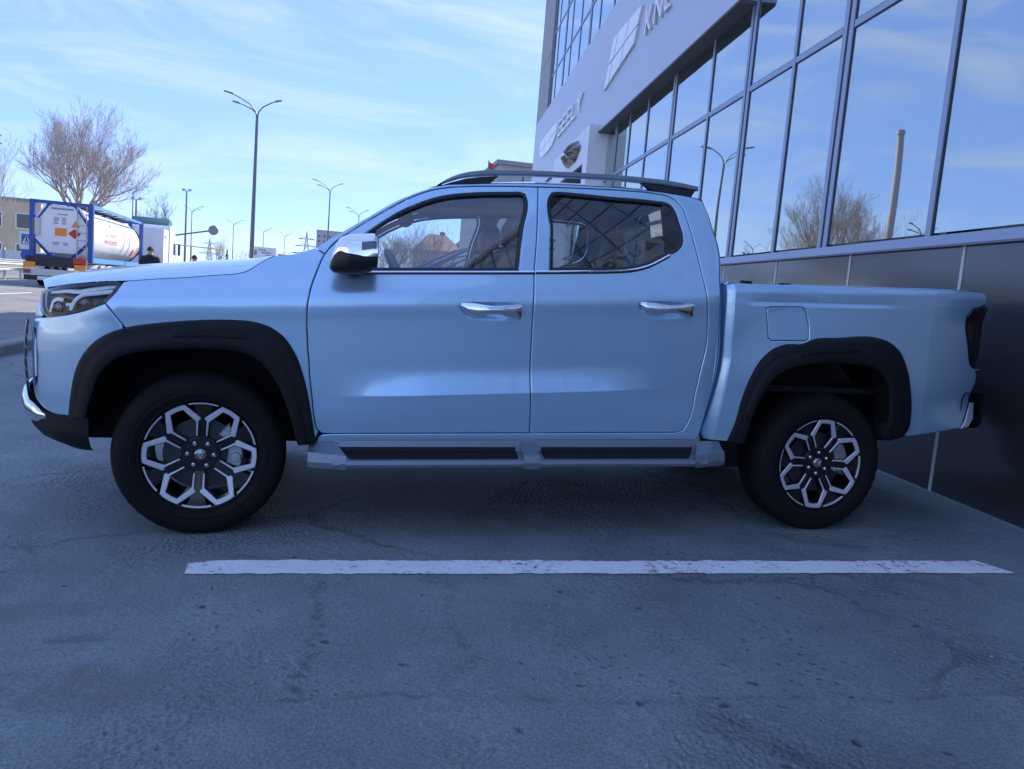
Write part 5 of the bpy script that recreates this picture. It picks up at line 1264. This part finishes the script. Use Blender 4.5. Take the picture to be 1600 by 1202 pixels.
# --- street lamps
def lamp_post(label, x, y, h=10.9, flip=1, arms=((-1.9, 1.15), (-1.4, .62), (1.35, 1.0)), r=.11, g='double arm street lamps along the road', nm='street_lamp', off=0.):
    e = empty(nm, (x, y, ZR)); tag(e, label, 'street lamp', g)
    MB().tube([(0, 0, 0), (0, 0, h * .45), (0, 0, h)], [r, r * .8, r * .55], 10).build('pole', 'pole_metal', e, 60)
    for dx, dz in arms:
        dx *= flip
        pts = [(0, 0, h - .25), (dx * .05, 0, h + dz * .18), (dx * .22, 0, h + dz * .50), (dx * .55, 0, h + dz * .78), (dx * .78, 0, h + dz * .93)]
        a = MB().tube(pts, [.045, .042, .038, .034, .03], 6).build('arm', 'pole_metal', e, 60)
        q = math.atan2(dz * .12, abs(dx) * .25) * (1 if dx > 0 else -1)
        hd = MB().add([(dx * .74, -.13, h + dz * .91 - .03), (dx * .74, .13, h + dz * .91 - .03), (dx * 1.02, .12, h + dz * 1.02 - .03), (dx * 1.02, -.12, h + dz * 1.02 - .03), (dx * .74, -.10, h + dz * .91 + .06), (dx * .74, .10, h + dz * .91 + .06), (dx * 1.02, .08, h + dz * 1.02 + .03), (dx * 1.02, -.08, h + dz * 1.02 + .03)], [(0, 1, 2, 3), (4, 7, 6, 5), (0, 4, 5, 1), (1, 5, 6, 2), (2, 6, 7, 3), (3, 7, 4, 0)])
        hd.build('lamp_head', 'steel_grey', a, 0)
    return e
lamp_post('tallest nearest grey street lamp with three curved arms left of the windscreen', -5.26, 45.3, 10.75, r=.15)
lamp_post('second largest street lamp, standing just left of the mirror and A pillar', -1.88, 83.7, 10.9)
lamp_post('street lamp half hidden by the A pillar', 1.59, 112.9, 11.0)
lamp_post('street lamp with three arms just right of the tanker tractor cab mast', -26.28, 138.6, 11.0, -1)
lamp_post('street lamp above the tank container beside the bare tree', -29.05, 112.4, 11.0, -1)
lamp_post('street lamp left of the tallest lamp, over the yellow pipe', -22.94, 163.7, 10.9, -1)
lamp_post('street lamp rising behind the billboard', -18.87, 181.3, 10.9, -1)
lamp_post('smallest street lamp between billboard and pylon', -15.39, 196, 11.1, -1)
lamp_post('street lamp whose arm tips enter at the left edge of the sky', -25.2, 58.0, 8.6, -1, arms=((-1.2, 1.0), (-1.25, .45), (1.3, 1.0)))
for x, y, h, lb in ((-29.05, 148, 15.4, 'tall floodlight mast right of the tractor cab'), (-32.44, 127.7, 11.4, 'floodlight mast behind the tank container')):
    e = empty('floodlight_mast', (x, y, ZR)); tag(e, lb, 'light mast')
    MB().tube([(0, 0, 0), (0, 0, h)], [.22, .12], 8).build('pole', 'pole_metal', e, 60)
    MB().tube([(-.7, 0, h), (.7, 0, h)], .05, 6).build('cross_arm', 'pole_metal', e)
    for dx in (-.55, .55): MB().add([(dx - .25, -.2, h + .05), (dx + .25, -.2, h + .05), (dx + .3, .25, h + .25), (dx - .3, .25, h + .25), (dx - .25, -.2, h + .16), (dx + .25, -.2, h + .16), (dx + .3, .25, h + .4), (dx - .3, .25, h + .4)], [(0, 3, 2, 1), (4, 5, 6, 7), (0, 1, 5, 4), (1, 2, 6, 5), (2, 3, 7, 6), (3, 0, 4, 7)]).build('floodlight', 'steel_grey', e, 0)
e = empty('sign_gantry', (-13.2, 60.7, ZR)); tag(e, 'horizontal traffic sign arm with round disc beside the lorry cab', 'sign gantry')
MB().tube([(0, 0, 0), (0, 0, 4.0)], .09, 8).build('post', 'pole_metal', e); MB().tube([(0, 0, 3.75), (3.3, -.66, 4.45)], .06, 8).build('arm', 'pole_metal', e)
MB().lathe([(.0001, -.02), (.36, -.02), (.38, .02), (.0001, .02)], 24, 'y', (3.3, -.72, 4.45)).build('round_plate', 'steel_grey', e)
# billboard
e = empty('billboard', (-12.4, 122.5, ZR)); tag(e, 'white roadside billboard with dark lettering behind the bonnet', 'billboard')
b_ = MB().box((0, 0, 4.75), (3.35, .2, 1.75)).build('board', 'sign_white', e, 0)
for x in (-1.2, 1.2): MB().tube([(x, .2, 0), (x, .2, 4.4)], .12, 8).build('leg', 'pole_metal', e)
for z, x0, w in ((5.18, -.95, 1.1), (4.78, -.55, 1.5), (4.38, .2, 1.2)): MB().box((x0 + w / 2, -.12, z), (w, .02, .17)).build('print_line', 'print_grey', b_, 0)
MB().prism([(-1.6, 4.4), (-1.25, 4.3), (-1.15, 4.8), (-1.3, 5.2), (-1.55, 5.1)], lambda a, c, d: (a, d, c), -.13, -.11).build('print_mark', 'print_grey', b_, 0)
# pylons
def pylon(lb, x, y, h):
    e = empty('pylon', (x, y, -.3)); tag(e, lb, 'pylon'); mb = MB(); w = h * .12
    for sx_, sy_ in ((-1, -1), (1, -1), (1, 1), (-1, 1)): mb.tube([(sx_ * w, sy_ * w, 0), (sx_ * w * .35, sy_ * w * .35, h * .62), (0, 0, h)], h * .006, 4)
    for k in range(9):
        z0, z1 = h * k / 9.5, h * (k + 1) / 9.5
        f = lambda z: w * (1 - .65 * z / (h * .62)) if z < h * .62 else w * .35 * (1 - (z - h * .62) / (h * .38))
        for sy_ in (-1, 1):
            mb.tube([(-f(z0), sy_ * f(z0), z0), (f(z1), sy_ * f(z1), z1)], h * .003, 3); mb.tube([(f(z0), sy_ * f(z0), z0), (-f(z1), sy_ * f(z1), z1)], h * .003, 3)
    mb.build('tower', 'steel_grey', e, 0)
    for z, l in ((.55, .30), (.70, .22), (.84, .16)):
        MB().tube([(-h * l, 0, h * z), (0, 0, h * (z + .035)), (h * l, 0, h * z)], h * .006, 4).tube([(-h * l, 0, h * z), (h * l, 0, h * z)], h * .005, 4).build('cross_arm', 'steel_grey', e)
pylon('steel lattice power pylon right of the billboard', -21.85, 415, 26)
pylon('faint distant power pylon left of the tallest lamp', -107, 641, 27)
e = empty('gas_pipe', (-16, 92.2, ZR)); tag(e, 'raised yellow gas pipe crossing behind the second walker', 'pipe')
MB().tube([(-5.5, .3, 4.1), (2.2, -.4, 3.85), (2.2, -.4, 0)], .07, 8).build('pipe_run', 'pipe_yellow', e, 60)
for x in (-5, -1.5): MB().tube([(x, .1, 0), (x, .1, 4.0)], .05, 6).build('pipe_support', 'pipe_yellow', e)
e = empty('flag', (8.1, 40.2, -.15)); tag(e, 'small red flag on the roof edge of the low grey building', 'flag')
MB().tube([(0, 0, 0), (0, 0, 8.95)], .03, 6).build('flag_pole', 'pole_metal', e); MB().grid(lambda u, v: (.36 * u, .06 * math.sin(5 * u), 8.9 - .42 * v * (1 - .55 * u) - .2 * u), 6, 4).build('flag_cloth', 'red', e, 60)
e = empty('chimney_stack', (-35.0, 84.0, ZR)); tag(e, 'tall tapered boiler chimney mirrored in the pane above the pickup bed', 'chimney')
MB().lathe([(.44, 0), (.38, 11), (.32, 22.6), (.40, 22.65), (.40, 23.1), (.25, 23.1)], 16, 'z').build('stack', 'chimney_red', e)

# --- tanker lorry with tank container
LX, LY = -11.85, 33.3
tr = empty('tanker_lorry', (LX, LY, ZR), (0, 0, .062)); tag(tr, 'white cabbed lorry with flat container trailer on the road at left', 'lorry')
MB().box((-.45, 6.2, 1.05), (.14, 12.8, .28)).box((.45, 6.2, 1.05), (.14, 12.8, .28)).box((0, 1.5, 1.05), (2.3, .2, .22)).box((0, 6, 1.05), (2.3, .2, .22)).box((0, 11, 1.05), (2.3, .2, .22)).build('trailer_chassis', 'chassis_dark', tr, 0)
MB().box((0, -.6, 1.12), (2.3, .5, .42)).build('rear_beam', 'chassis_dark', tr, 0)
bp_ = MB().box((0, -.95, .66), (2.42, .10, .28)).build('under_run_bar', 'galvanised', tr, 0)
MB().box((0, -.93, .40), (2.35, .12, .22)).build('tail_board', 'chassis_dark', tr, 0)
MB().box((-.1, -1.0, .40), (1.1, .02, .16)).build('number_plate', 'sign_white', bp_, 0)
for x, m_ in ((-.98, 'orange'), (.98, 'orange')): MB().box((x, -.92, .95), (.46, .06, .24)).build('marker_board', m_, tr, 0)
MB().box((.90, -.885, 1.24), (.42, .05, .26)).build('warning_board', 'red', tr, 0)
for x in (-1.05, 1.05): MB().box((x, -1.01, .66), (.28, .03, .16)).build('tail_light', 'tail_red_bright', tr, 0)
lw_t = MB().lathe([(.28, -.14), (.44, -.16), (.50, -.12), (.52, 0), (.50, .12), (.44, .16), (.28, .14)], 28, 'x').mesh('tyre', 'tyre', 40)
lw_r = MB().lathe([(.0001, .06), (.12, .05), (.14, -.02), (.24, .0), (.29, .10), (.30, -.1)], 24, 'x').mesh('rim', 'lorry_white', 40)
def lorry_wheel(x, y):
    w = link('wheel', lw_t, tr); w.location = (x, y, .52); r = link('rim', lw_r, w); r.rotation_euler = (0, 0, 0 if x > 0 else math.pi)
for y in (1.2, 2.5, 3.8, 12.9, 14.2, 17.4):
    for x in (-1.05, 1.05): lorry_wheel(x, y)
for y in (1.2, 2.5, 3.8):
    for x in (-1.05, 1.05): MB().grid(lambda u, v: (x - .2 + .4 * v, y + .60 * math.cos(math.pi * u), .52 + .60 * math.sin(math.pi * u)), 12, 1).build('mudguard', 'lorry_white', tr, 60)
cabx = .95
cb = MB().prism([(15.2, .95), (17.9, .80), (18.05, 1.6), (17.95, 2.3), (17.55, 3.15), (17.1, 3.75), (15.9, 3.95), (15.2, 3.9)], lambda a, b_, d: (d + cabx, a, b_), -1.22, 1.22, .08).build('tractor_cab', 'lorry_white', tr, 60)
MB().prism([(16.65, 2.15), (17.7, 2.10), (17.55, 2.85), (16.7, 2.95)], lambda a, b_, d: (d + cabx, a, b_), 1.235, 1.20).build('side_window', 'house_window', cb, 0)
MB().prism([(16.65, 2.15), (17.7, 2.10), (17.55, 2.85), (16.7, 2.95)], lambda a, b_, d: (d + cabx, a, b_), -1.235, -1.20).build('side_window', 'house_window', cb, 0)
MB().add([(-1.05 + cabx, 18.06, 1.9), (1.05 + cabx, 18.06, 1.9), (1.0 + cabx, 17.52, 3.2), (-1.0 + cabx, 17.52, 3.2)], [(0, 1, 2, 3)]).build('windscreen', 'house_window', cb, 0)
MB().box((1.40 + cabx, 17.9, 2.5), (.12, .28, .75)).build('wing_mirror', 'chassis_dark', cb, 0)
MB().prism([(15.25, 3.9), (17.0, 3.8), (16.5, 4.25), (15.6, 4.35)], lambda a, b_, d: (d + cabx, a, b_), -1.1, 1.1, .05).build('wind_deflector', 'lorry_green', cb, 60)
MB().box((cabx, 14.6, .95), (2.3, 5.2, .5)).build('tractor_frame', 'chassis_dark', tr, 0)
MB().box((cabx, 14.2, 2.45), (2.3, 1.9, 2.3)).build('cab_fairing', 'lorry_white', tr, 0)
text_obj('cab_lettering', 'TYBPK II', .34, 'print_grey', cb, Matrix(((0, 0, 1, 1.152 + cabx), (1, 0, 0, 13.3), (0, 1, 0, 3.0), (0, 0, 0, 1))), 1.0, .004)
tk = empty('tank_container', (LX, LY, ZR + 1.20), (0, 0, .062)); tag(tk, 'white tank container in a blue steel frame on the lorry trailer', 'tank container')
TL, TH = 11.6, 2.58
prof = [(.0001, .10), (.5, .12), (.9, .22), (1.12, .45), (1.16, .8), (1.16, TL - .8), (1.12, TL - .45), (.9, TL - .22), (.0001, TL - .1)]
tank = MB().lathe(prof, 48, 'y', (0, 0, 1.28)).build('tank', 'tank_white', tk, 40)
# octagonal end plate
oc = [(-1.08, .78), (-.62, .32), (.62, .32), (1.08, .78), (1.08, 1.78), (.66, 2.40), (-.66, 2.40), (-1.08, 1.78)]
ep = MB().prism(oc, lambda a, b_, d: (a, d, b_), .02, .14, .02).build('end_plate', 'tank_white', tk, 0)
for y in (.06, TL - .06):
    for x in (-1.15, 1.15): MB().box((x, y, TH / 2), (.20, .22, TH)).build('corner_post', 'frame_blue', tk, 0)
    MB().box((0, y, TH - .07), (2.1, .14, .14)).build('end_rail', 'frame_blue', tk, 0); MB().box((0, y, .08), (2.1, .16, .16)).build('end_rail', 'frame_blue', tk, 0)
    for sx_, a, b_ in ((-1, (1.05, 1.62), (.48, 2.46)), (1, (1.05, 1.62), (.48, 2.46)), (-1, (1.05, .86), (.40, .16)), (1, (1.05, .86), (.40, .16))):
        MB().tube([(sx_ * a[0], y, a[1]), (sx_ * b_[0], y, b_[1])], .085, 4).build('end_brace', 'frame_blue', tk, 0)
for x in (-1.15, 1.15):
    MB().box((x, TL / 2, TH - .06), (.10, TL - .3, .12)).build('top_rail', 'rail_blue', tk, 0); MB().box((x, TL / 2, .12), (.12, TL - .3, .22)).build('bottom_rail', 'rail_blue', tk, 0)
MB().box((.25, TL / 2, TH - .02), (.7, TL - .5, .04)).build('walkway', 'galvanised', tk, 0)
for k in range(7): MB().tube([(-1.12, .9 + k * 1.7, TH - .06), (1.12, 1.7 + k * 1.7, TH - .06)], .03, 4).build('top_brace', 'chassis_dark', tk, 0)
ldr = MB().tube([(.62, -.06, .1), (.62, -.06, 2.45)], .022, 6).tube([(1.0, -.06, .1), (1.0, -.06, 2.45)], .022, 6)
for k in range(7): ldr.tube([(.62, -.06, .3 + k * .33), (1.0, -.06, .3 + k * .33)], .018, 6)
ldr.build('end_ladder', 'galvanised', tk, 0)
MB().box((-1.0, -.0, 1.42), (.30, .10, .74)).build('document_box', 'galvanised', tk, 0)
MB().box((-.04, .012, 1.26), (.46, .012, .34)).build('hazard_plate', 'orange', ep, 0)
MB().prism([(.50, 1.0), (.76, 1.22), (.50, 1.44), (.24, 1.22)], lambda a, b_, d: (a, d, b_), .012, .02).build('hazard_diamond', 'red', ep, 0)
MB().prism([(.36, 1.50), (.72, 1.50), (.54, 1.80)], lambda a, b_, d: (a, d, b_), .012, .02).build('hazard_triangle', 'orange', ep, 0)
for z, x0, w in ((2.26, -.42, .86), (2.02, -.18, .40), (1.86, -.32, .2), (1.78, -.32, .22), (1.70, -.32, .16), (1.62, -.34, .2), (1.86, .0, .16), (1.78, .0, .16), (1.70, .0, .16), (1.62, .0, .16), (.78, -.35, .28), (.70, -.35, .2), (.78, .05, .2), (.70, .05, .2)):
    MB().box((x0 + w / 2, .014, z), (w, .01, .045 if z < 2.2 else .08)).build('print_line', 'print_grey', ep, 0)
def on_tank(y, z, dy, dz, m_, nm):
    def f(u, v):
        zz = z + dz * (u - .5); a = math.asin(max(-1, min(1, (zz - 1.28) / 1.168))); return (1.168 * math.cos(a), y + dy * (v - .5), zz)
    MB().grid(f, 4, 2).build(nm, m_, tank, 60)
def tank_text(txt, y, z, size, m_):
    me = text_mesh(txt, size, .0, 1.35); me.materials.clear(); me.materials.append(MATS[m_])
    for v in me.vertices:
        zz = z + v.co.y; a = math.asin(max(-1, min(1, (zz - 1.28) / 1.172))); v.co = (1.172 * math.cos(a), y + v.co.x, zz)
    link('tank_lettering', me, tank)
tank_text('ALSN MARITIME', 2.6, 1.30, .26, 'print_red'); tank_text('PRIVATE LIMITED', 2.6, .98, .26, 'print_red')
for yy, sg_ in ((3.9, -1), (4.5, 1)):
    MB().add([(1.17, yy, 1.75), (1.145, yy + sg_ * .25, 1.9), (1.06, yy + sg_ * .75, 2.08), (1.10, yy + sg_ * .5, 1.98), (1.13, yy + sg_ * .3, 1.75)], [(0, 4, 3, 2, 1)]).build('bird_mark', 'print_grey', tank, 0)
on_tank(9.6, .72, .5, .34, 'red', 'hazard_diamond'); on_tank(10.6, .86, .5, .40, 'orange', 'hazard_plate')
MB().lathe([(1.175, 8.2), (1.175, 8.32)], 48, 'y', (0, 0, 1.28)).build('tank_band', 'galvanised', tank, 60)

# --- parked cars far behind
def far_car(x, y, rot, paint, label):
    e = empty('parked_car', (x, y, ZR), (0, 0, rot)); tag(e, label, 'car', 'cars parked behind the bonnet line')
    MB().prism([(-2.1, .35), (-2.15, .75), (-1.9, .98), (-1.15, 1.08), (-.45, 1.50), (.95, 1.52), (1.75, 1.10), (2.1, 1.0), (2.12, .35)], lambda a, b_, d: (a, d, b_), -.86, .86, .07).build('body', paint, e, 40)
    for s in (-1, 1): MB().prism([(-.95, 1.10), (-.38, 1.42), (.88, 1.44), (1.45, 1.10)], lambda a, b_, d: (a, d, b_), s * .865, s * .84).build('side_window', 'house_window', e, 0)
    MB().add([(-1.18, -.7, 1.09), (-1.18, .7, 1.09), (-.48, .62, 1.49), (-.48, -.62, 1.49)], [(0, 1, 2, 3)]).build('windscreen', 'house_window', e, 0)
    for px in (-1.3, 1.3):
        for s in (-1, 1):
            w = MB().lathe([(.18, -.1), (.30, -.11), (.33, 0), (.30, .11), (.18, .1)], 20, 'y', (px, s * .78, .33)).build('wheel', 'tyre', e)
            MB().lathe([(.0001, s * .07), (.19, s * .09), (.2, 0)], 16, 'y', (px, s * .78, .33)).build('rim', 'galvanised', w)
far_car(-8.3, 49.5, .15, 'car_white', 'white car parked behind the second walker'); far_car(-8.2, 61, 1.45, 'car_white', 'white car parked behind the foot of the tallest lamp'); far_car(-6.6, 72, .1, 'jacket_blue', 'dark car parked right of the tallest lamp foot')

for x, y, rt, pm, lb in ((-5.2, -13.5, 1.2, 'jacket_blue', 'dark car across the apron mirrored in the front door'), (1.5, -15.5, 1.45, 'car_white', 'white car across the apron mirrored in the doors'), (5.0, -14.6, 1.5, 'steel_grey', 'grey car across the apron mirrored in the rear door')):
    far_car(x, y, rt, pm, lb)
# loose stones on the apron
def loose_stones():
    mb = MB(); rr = random.Random(17)
    for k in range(900):
        left = rr.random() < .62
        x = rr.uniform(-2.6, .6) if left else rr.uniform(.2, 4.2); y = rr.uniform(-2.9, 2.6) if left else rr.uniform(-3.2, -1.0)
        r = rr.uniform(.0025, .006) * (1 if rr.random() < .93 else 1.8); q = rr.uniform(0, 6.28)
        vs = []
        for a in range(5): t = q + a * 1.2566; vs.append((x + r * rr.uniform(.7, 1.2) * math.cos(t), y + r * rr.uniform(.7, 1.2) * math.sin(t), SLOPE * x + r * .15))
        vs.append((x, y, SLOPE * x + r * 1.1)); mb.add(vs, [(a, (a + 1) % 5, 5) for a in range(5)])
    return mb.build('loose_stones', 'stone_grit', None, 0, False)
mat('stone_grit', (.30, .29, .28), .9, noise=(40, .5))
tag(loose_stones(), 'small loose stones scattered over the asphalt', None, None, 'stuff')
# --- people
def person(label, x, y, z, h, rot, jacket):
    e = empty('person', (x, y, z), (0, 0, rot)); tag(e, label, 'person'); k = h / 1.75
    J = {'pel': (0, 0, .95), 'sp1': (0, .01, 1.15), 'sp2': (0, .0, 1.36), 'nk': (0, -.01, 1.49), 'hd0': (0, .0, 1.56), 'hd1': (0, .01, 1.66), 'hd2': (0, .005, 1.72),
         'ls': (-.20, 0, 1.40), 'le': (-.27, .03, 1.12), 'lh': (-.24, .12, .90), 'rs': (.20, 0, 1.40), 're': (.27, .03, 1.12), 'rh': (.24, .12, .90), 'lhf': (-.23, .15, .82), 'rhf': (.23, .15, .82),
         'lk': (-.11, .02, .52), 'la': (-.12, -.02, .09), 'lt': (-.13, .14, .045), 'lhip': (-.10, 0, .88), 'rhip': (.10, 0, .88), 'rk': (.11, .06, .52), 'ra': (.12, .0, .09), 'rt': (.13, .16, .045)}
    E = [('pel', 'sp1'), ('sp1', 'sp2'), ('sp2', 'nk'), ('nk', 'hd0'), ('hd0', 'hd1'), ('hd1', 'hd2'), ('sp2', 'ls'), ('ls', 'le'), ('le', 'lh'), ('lh', 'lhf'), ('sp2', 'rs'), ('rs', 're'), ('re', 'rh'), ('rh', 'rhf'), ('pel', 'lhip'), ('lhip', 'lk'), ('lk', 'la'), ('la', 'lt'), ('pel', 'rhip'), ('rhip', 'rk'), ('rk', 'ra'), ('ra', 'rt')]
    Rr = {'pel': (.17, .13), 'sp1': (.18, .14), 'sp2': (.19, .13), 'nk': (.075, .075), 'hd0': (.075, .085), 'hd1': (.082, .10), 'hd2': (.06, .075), 'ls': (.09, .09), 'le': (.065, .065), 'lh': (.045, .045), 'lhf': (.03, .04), 'lhip': (.11, .11), 'lk': (.08, .08), 'la': (.055, .06), 'lt': (.05, .04)}
    names = list(J); me = bpy.data.meshes.new('body'); me.from_pydata([tuple(c * k for c in J[n]) for n in names], [(names.index(a), names.index(b)) for a, b in E], [])
    o = link('body', me, e); md = o.modifiers.new('skin', 'SKIN'); sv = me.skin_vertices[0].data
    for i, n in enumerate(names):
        q = Rr.get(n) or Rr.get('l' + n[1:]) or (.07, .07); sv[i].radius = (q[0] * k, q[1] * k)
    sv[0].use_root = True
    ss = o.modifiers.new('sub', 'SUBSURF'); ss.levels = 2; ss.render_levels = 2
    dg = bpy.context.evaluated_depsgraph_get(); m2 = bpy.data.meshes.new_from_object(o.evaluated_get(dg)); o.modifiers.clear(); o.data = m2; m2.name = 'body'
    m2.materials.clear()
    for m_ in (jacket, 'skin', 'trousers', 'print_black'): m2.materials.append(MATS[m_])
    for p in m2.polygons:
        c = p.center / k; p.use_smooth = True
        p.material_index = 1 if (c.z > 1.50 or (c.z < .90 and abs(c.x) > .19 and c.y > .05)) else (0 if c.z > .86 else (3 if c.z < .12 else 2))
    # hair, ears, nose, collar
    hb = MB().grid(lambda u, v: (.086 * k * math.sin(math.pi * u * .56) * math.cos(2 * math.pi * v), (.01 + .102 * math.sin(math.pi * u * .56) * math.sin(2 * math.pi * v) - .014 * u) * k, (1.650 + .104 * math.cos(math.pi * u * .56)) * k), 10, 24); hb.build('hair', 'hair', e, 60)
    for s in (-1, 1): MB().lathe([(.0001, -.02), (.02, -.012), (.026, 0), (.018, .012), (.0001, .016)], 10, 'z', (s * .088 * k, .012, 1.625 * k)).build('ear', 'skin', e, 60)
    MB().lathe([(.09, 1.44), (.105, 1.47), (.10, 1.505), (.085, 1.51)], 20, 'z', (0, 0, 0)).build('collar', jacket, e, 60).scale = (k, k, k)
    return e
person('dark jacketed man seen from behind walking beside the tank container', -4.97, 19.43, .065, 1.70, .1, 'jacket')
person('second dark jacketed person, lower and right of the first, behind the bonnet', -4.12, 21.3, .065, 1.60, -.2, 'jacket_blue')

# --- bare trees
def bare_tree(name, label, base, seed, h, trunk_h, spread, material, levels=5, kids=(7, 4, 4, 3, 3), r0=.22, up=.35, twig=None, g=None):
    rr = random.Random(seed); tr_ = MB(); br = MB(); tw = MB()
    e = empty(name, base); tag(e, label, 'tree', g)
    top = Vector((rr.uniform(-.1, .1), rr.uniform(-.1, .1), trunk_h))
    tr_.tube([(0, 0, -.3), (0, 0, trunk_h * .5), top], [r0 * 1.25, r0, r0 * .85], 9)
    def grow(p, d, L, r, lev):
        n = 4 if lev < 3 else 3; pts = [p]; q = p; dd = d.copy()
        for i in range(n):
            dd = (dd + Vector((rr.uniform(-.16, .16), rr.uniform(-.16, .16), rr.uniform(-.06, .16) + up * .12))).normalized(); q = q + dd * (L / n); pts.append(q)
        rad = [r * (1 - .6 * i / n) for i in range(n + 1)]
        (br if lev < 2 else tw).tube(pts, rad, 5 if lev < 2 else 3, False)
        if lev + 1 >= levels: return
        for c in range(kids[lev]):
            t = rr.uniform(.30, 1.0) if c else 1.0; f = t * n; i = min(int(f), n - 1); pp = pts[i].lerp(pts[i + 1], f - i)
            ax = dd.cross(Vector((rr.uniform(-1, 1), rr.uniform(-1, 1), rr.uniform(-1, 1)))).normalized()
            nd = (Matrix.Rotation(math.radians(rr.uniform(18, 46)), 3, ax) @ dd); nd.z += up * .5; nd.normalize()
            grow(pp, nd, L * rr.uniform(.52, .74), max(rad[i] * .62, .008), lev + 1)
    n0 = kids[0]
    for k in range(n0 + 3):
        a = 2 * math.pi * k / (n0 + 3) + rr.uniform(-.3, .3); tilt = math.radians(rr.uniform(8, 62) * spread)
        d = Vector((math.sin(tilt) * math.cos(a), math.sin(tilt) * math.sin(a), math.cos(tilt)))
        grow(top - Vector((0, 0, rr.uniform(0, .5))), d, (h - trunk_h) * rr.uniform(.48, .66), r0 * rr.uniform(.40, .58), 0 if kids[0] < 6 else 0)
    tr_.build('trunk', material, e, 60)
    c = br.build('crown', material, e, 60, False); t_ = tw.build('twigs', twig or material, e, 0, False); t_.parent = c
    return e
bare_tree('bare_tree', 'large bare spreading tree with many upright branches behind the tank container', (-20.2, 62.3, ZR), 11, 11.0, 4.6, 1.08, 'bark_warm', 6, (5, 5, 4, 4, 3), .30, .22)
bare_tree('bare_tree', 'pale bare birch at the left edge before the yellow building', (-31.5, 75.5, ZR), 7, 10.0, 3.2, .75, 'birch', 5, (3, 4, 4, 3), .18, .5, 'bark_warm')
bare_tree('bare_tree', 'smaller bare tree right of the large spreading one', (-18.2, 78, ZR), 21, 7.0, 2.6, .9, 'bark', 5, (3, 4, 4, 3), .2, .4)
for k, (x, y, h, sd, lb) in enumerate(((6.2, 78, 6.4, 31, 'bare bush beside the steering wheel seen through the cab'), (8.4, 82, 7.2, 32, 'tall bare shrub left of the tan house seen through the cab'), (4.6, 74, 5.2, 33, 'low bare bush furthest left in the cab window'), (10.2, 90, 5.0, 34, 'bare shrub in front of the tan house'))):
    bare_tree('bare_shrub', lb, (x, y, ZR), sd, h, .8, 1.1, 'dry_twig', 5, (5, 4, 4, 3), .10, .35, None, 'bare shrubs seen through the cab')
for k, (x, y, h, sd, lb) in enumerate(((-17.5, 150, 6.5, 41, 'far bare tree behind the yellow pipe'), (-24, 152, 7.0, 42, 'far bare tree left of the small white structure'), (-12.6, 160, 5.8, 43, 'far bare tree left of the tallest lamp foot'))):
    bare_tree('bare_tree', lb, (x, y, ZR), sd, h, 1.8, 1.0, 'bark_warm', 4, (5, 4, 4), .16, .3, None, 'far bare trees along the horizon')
e = empty('spruce_tree', (-11.9, 81, ZR)); tag(e, 'small pointed blue green spruce behind the bonnet', 'tree')
MB().tube([(0, 0, 0), (0, 0, 3.6)], [.10, .02], 6).build('trunk', 'bark', e)
mb = MB(); rr = random.Random(2)
for k in range(420):
    z = .5 + 3.3 * rr.random()**1.1; R0 = (3.9 - z) * .30; a = rr.uniform(0, 6.28); q = Vector((math.cos(a), math.sin(a), 0)); s_ = q.cross(Vector((0, 0, 1))) * .07; t = q * R0 * rr.uniform(.8, 1.1) + Vector((0, 0, z - .25 * R0)); b0 = q * R0 * .2 + Vector((0, 0, z))
    mb.add([b0 + s_, b0 - s_, t - s_ * .3, t + s_ * .3], [(0, 1, 2, 3)])
mb.build('crown', 'spruce', e, 0, False)
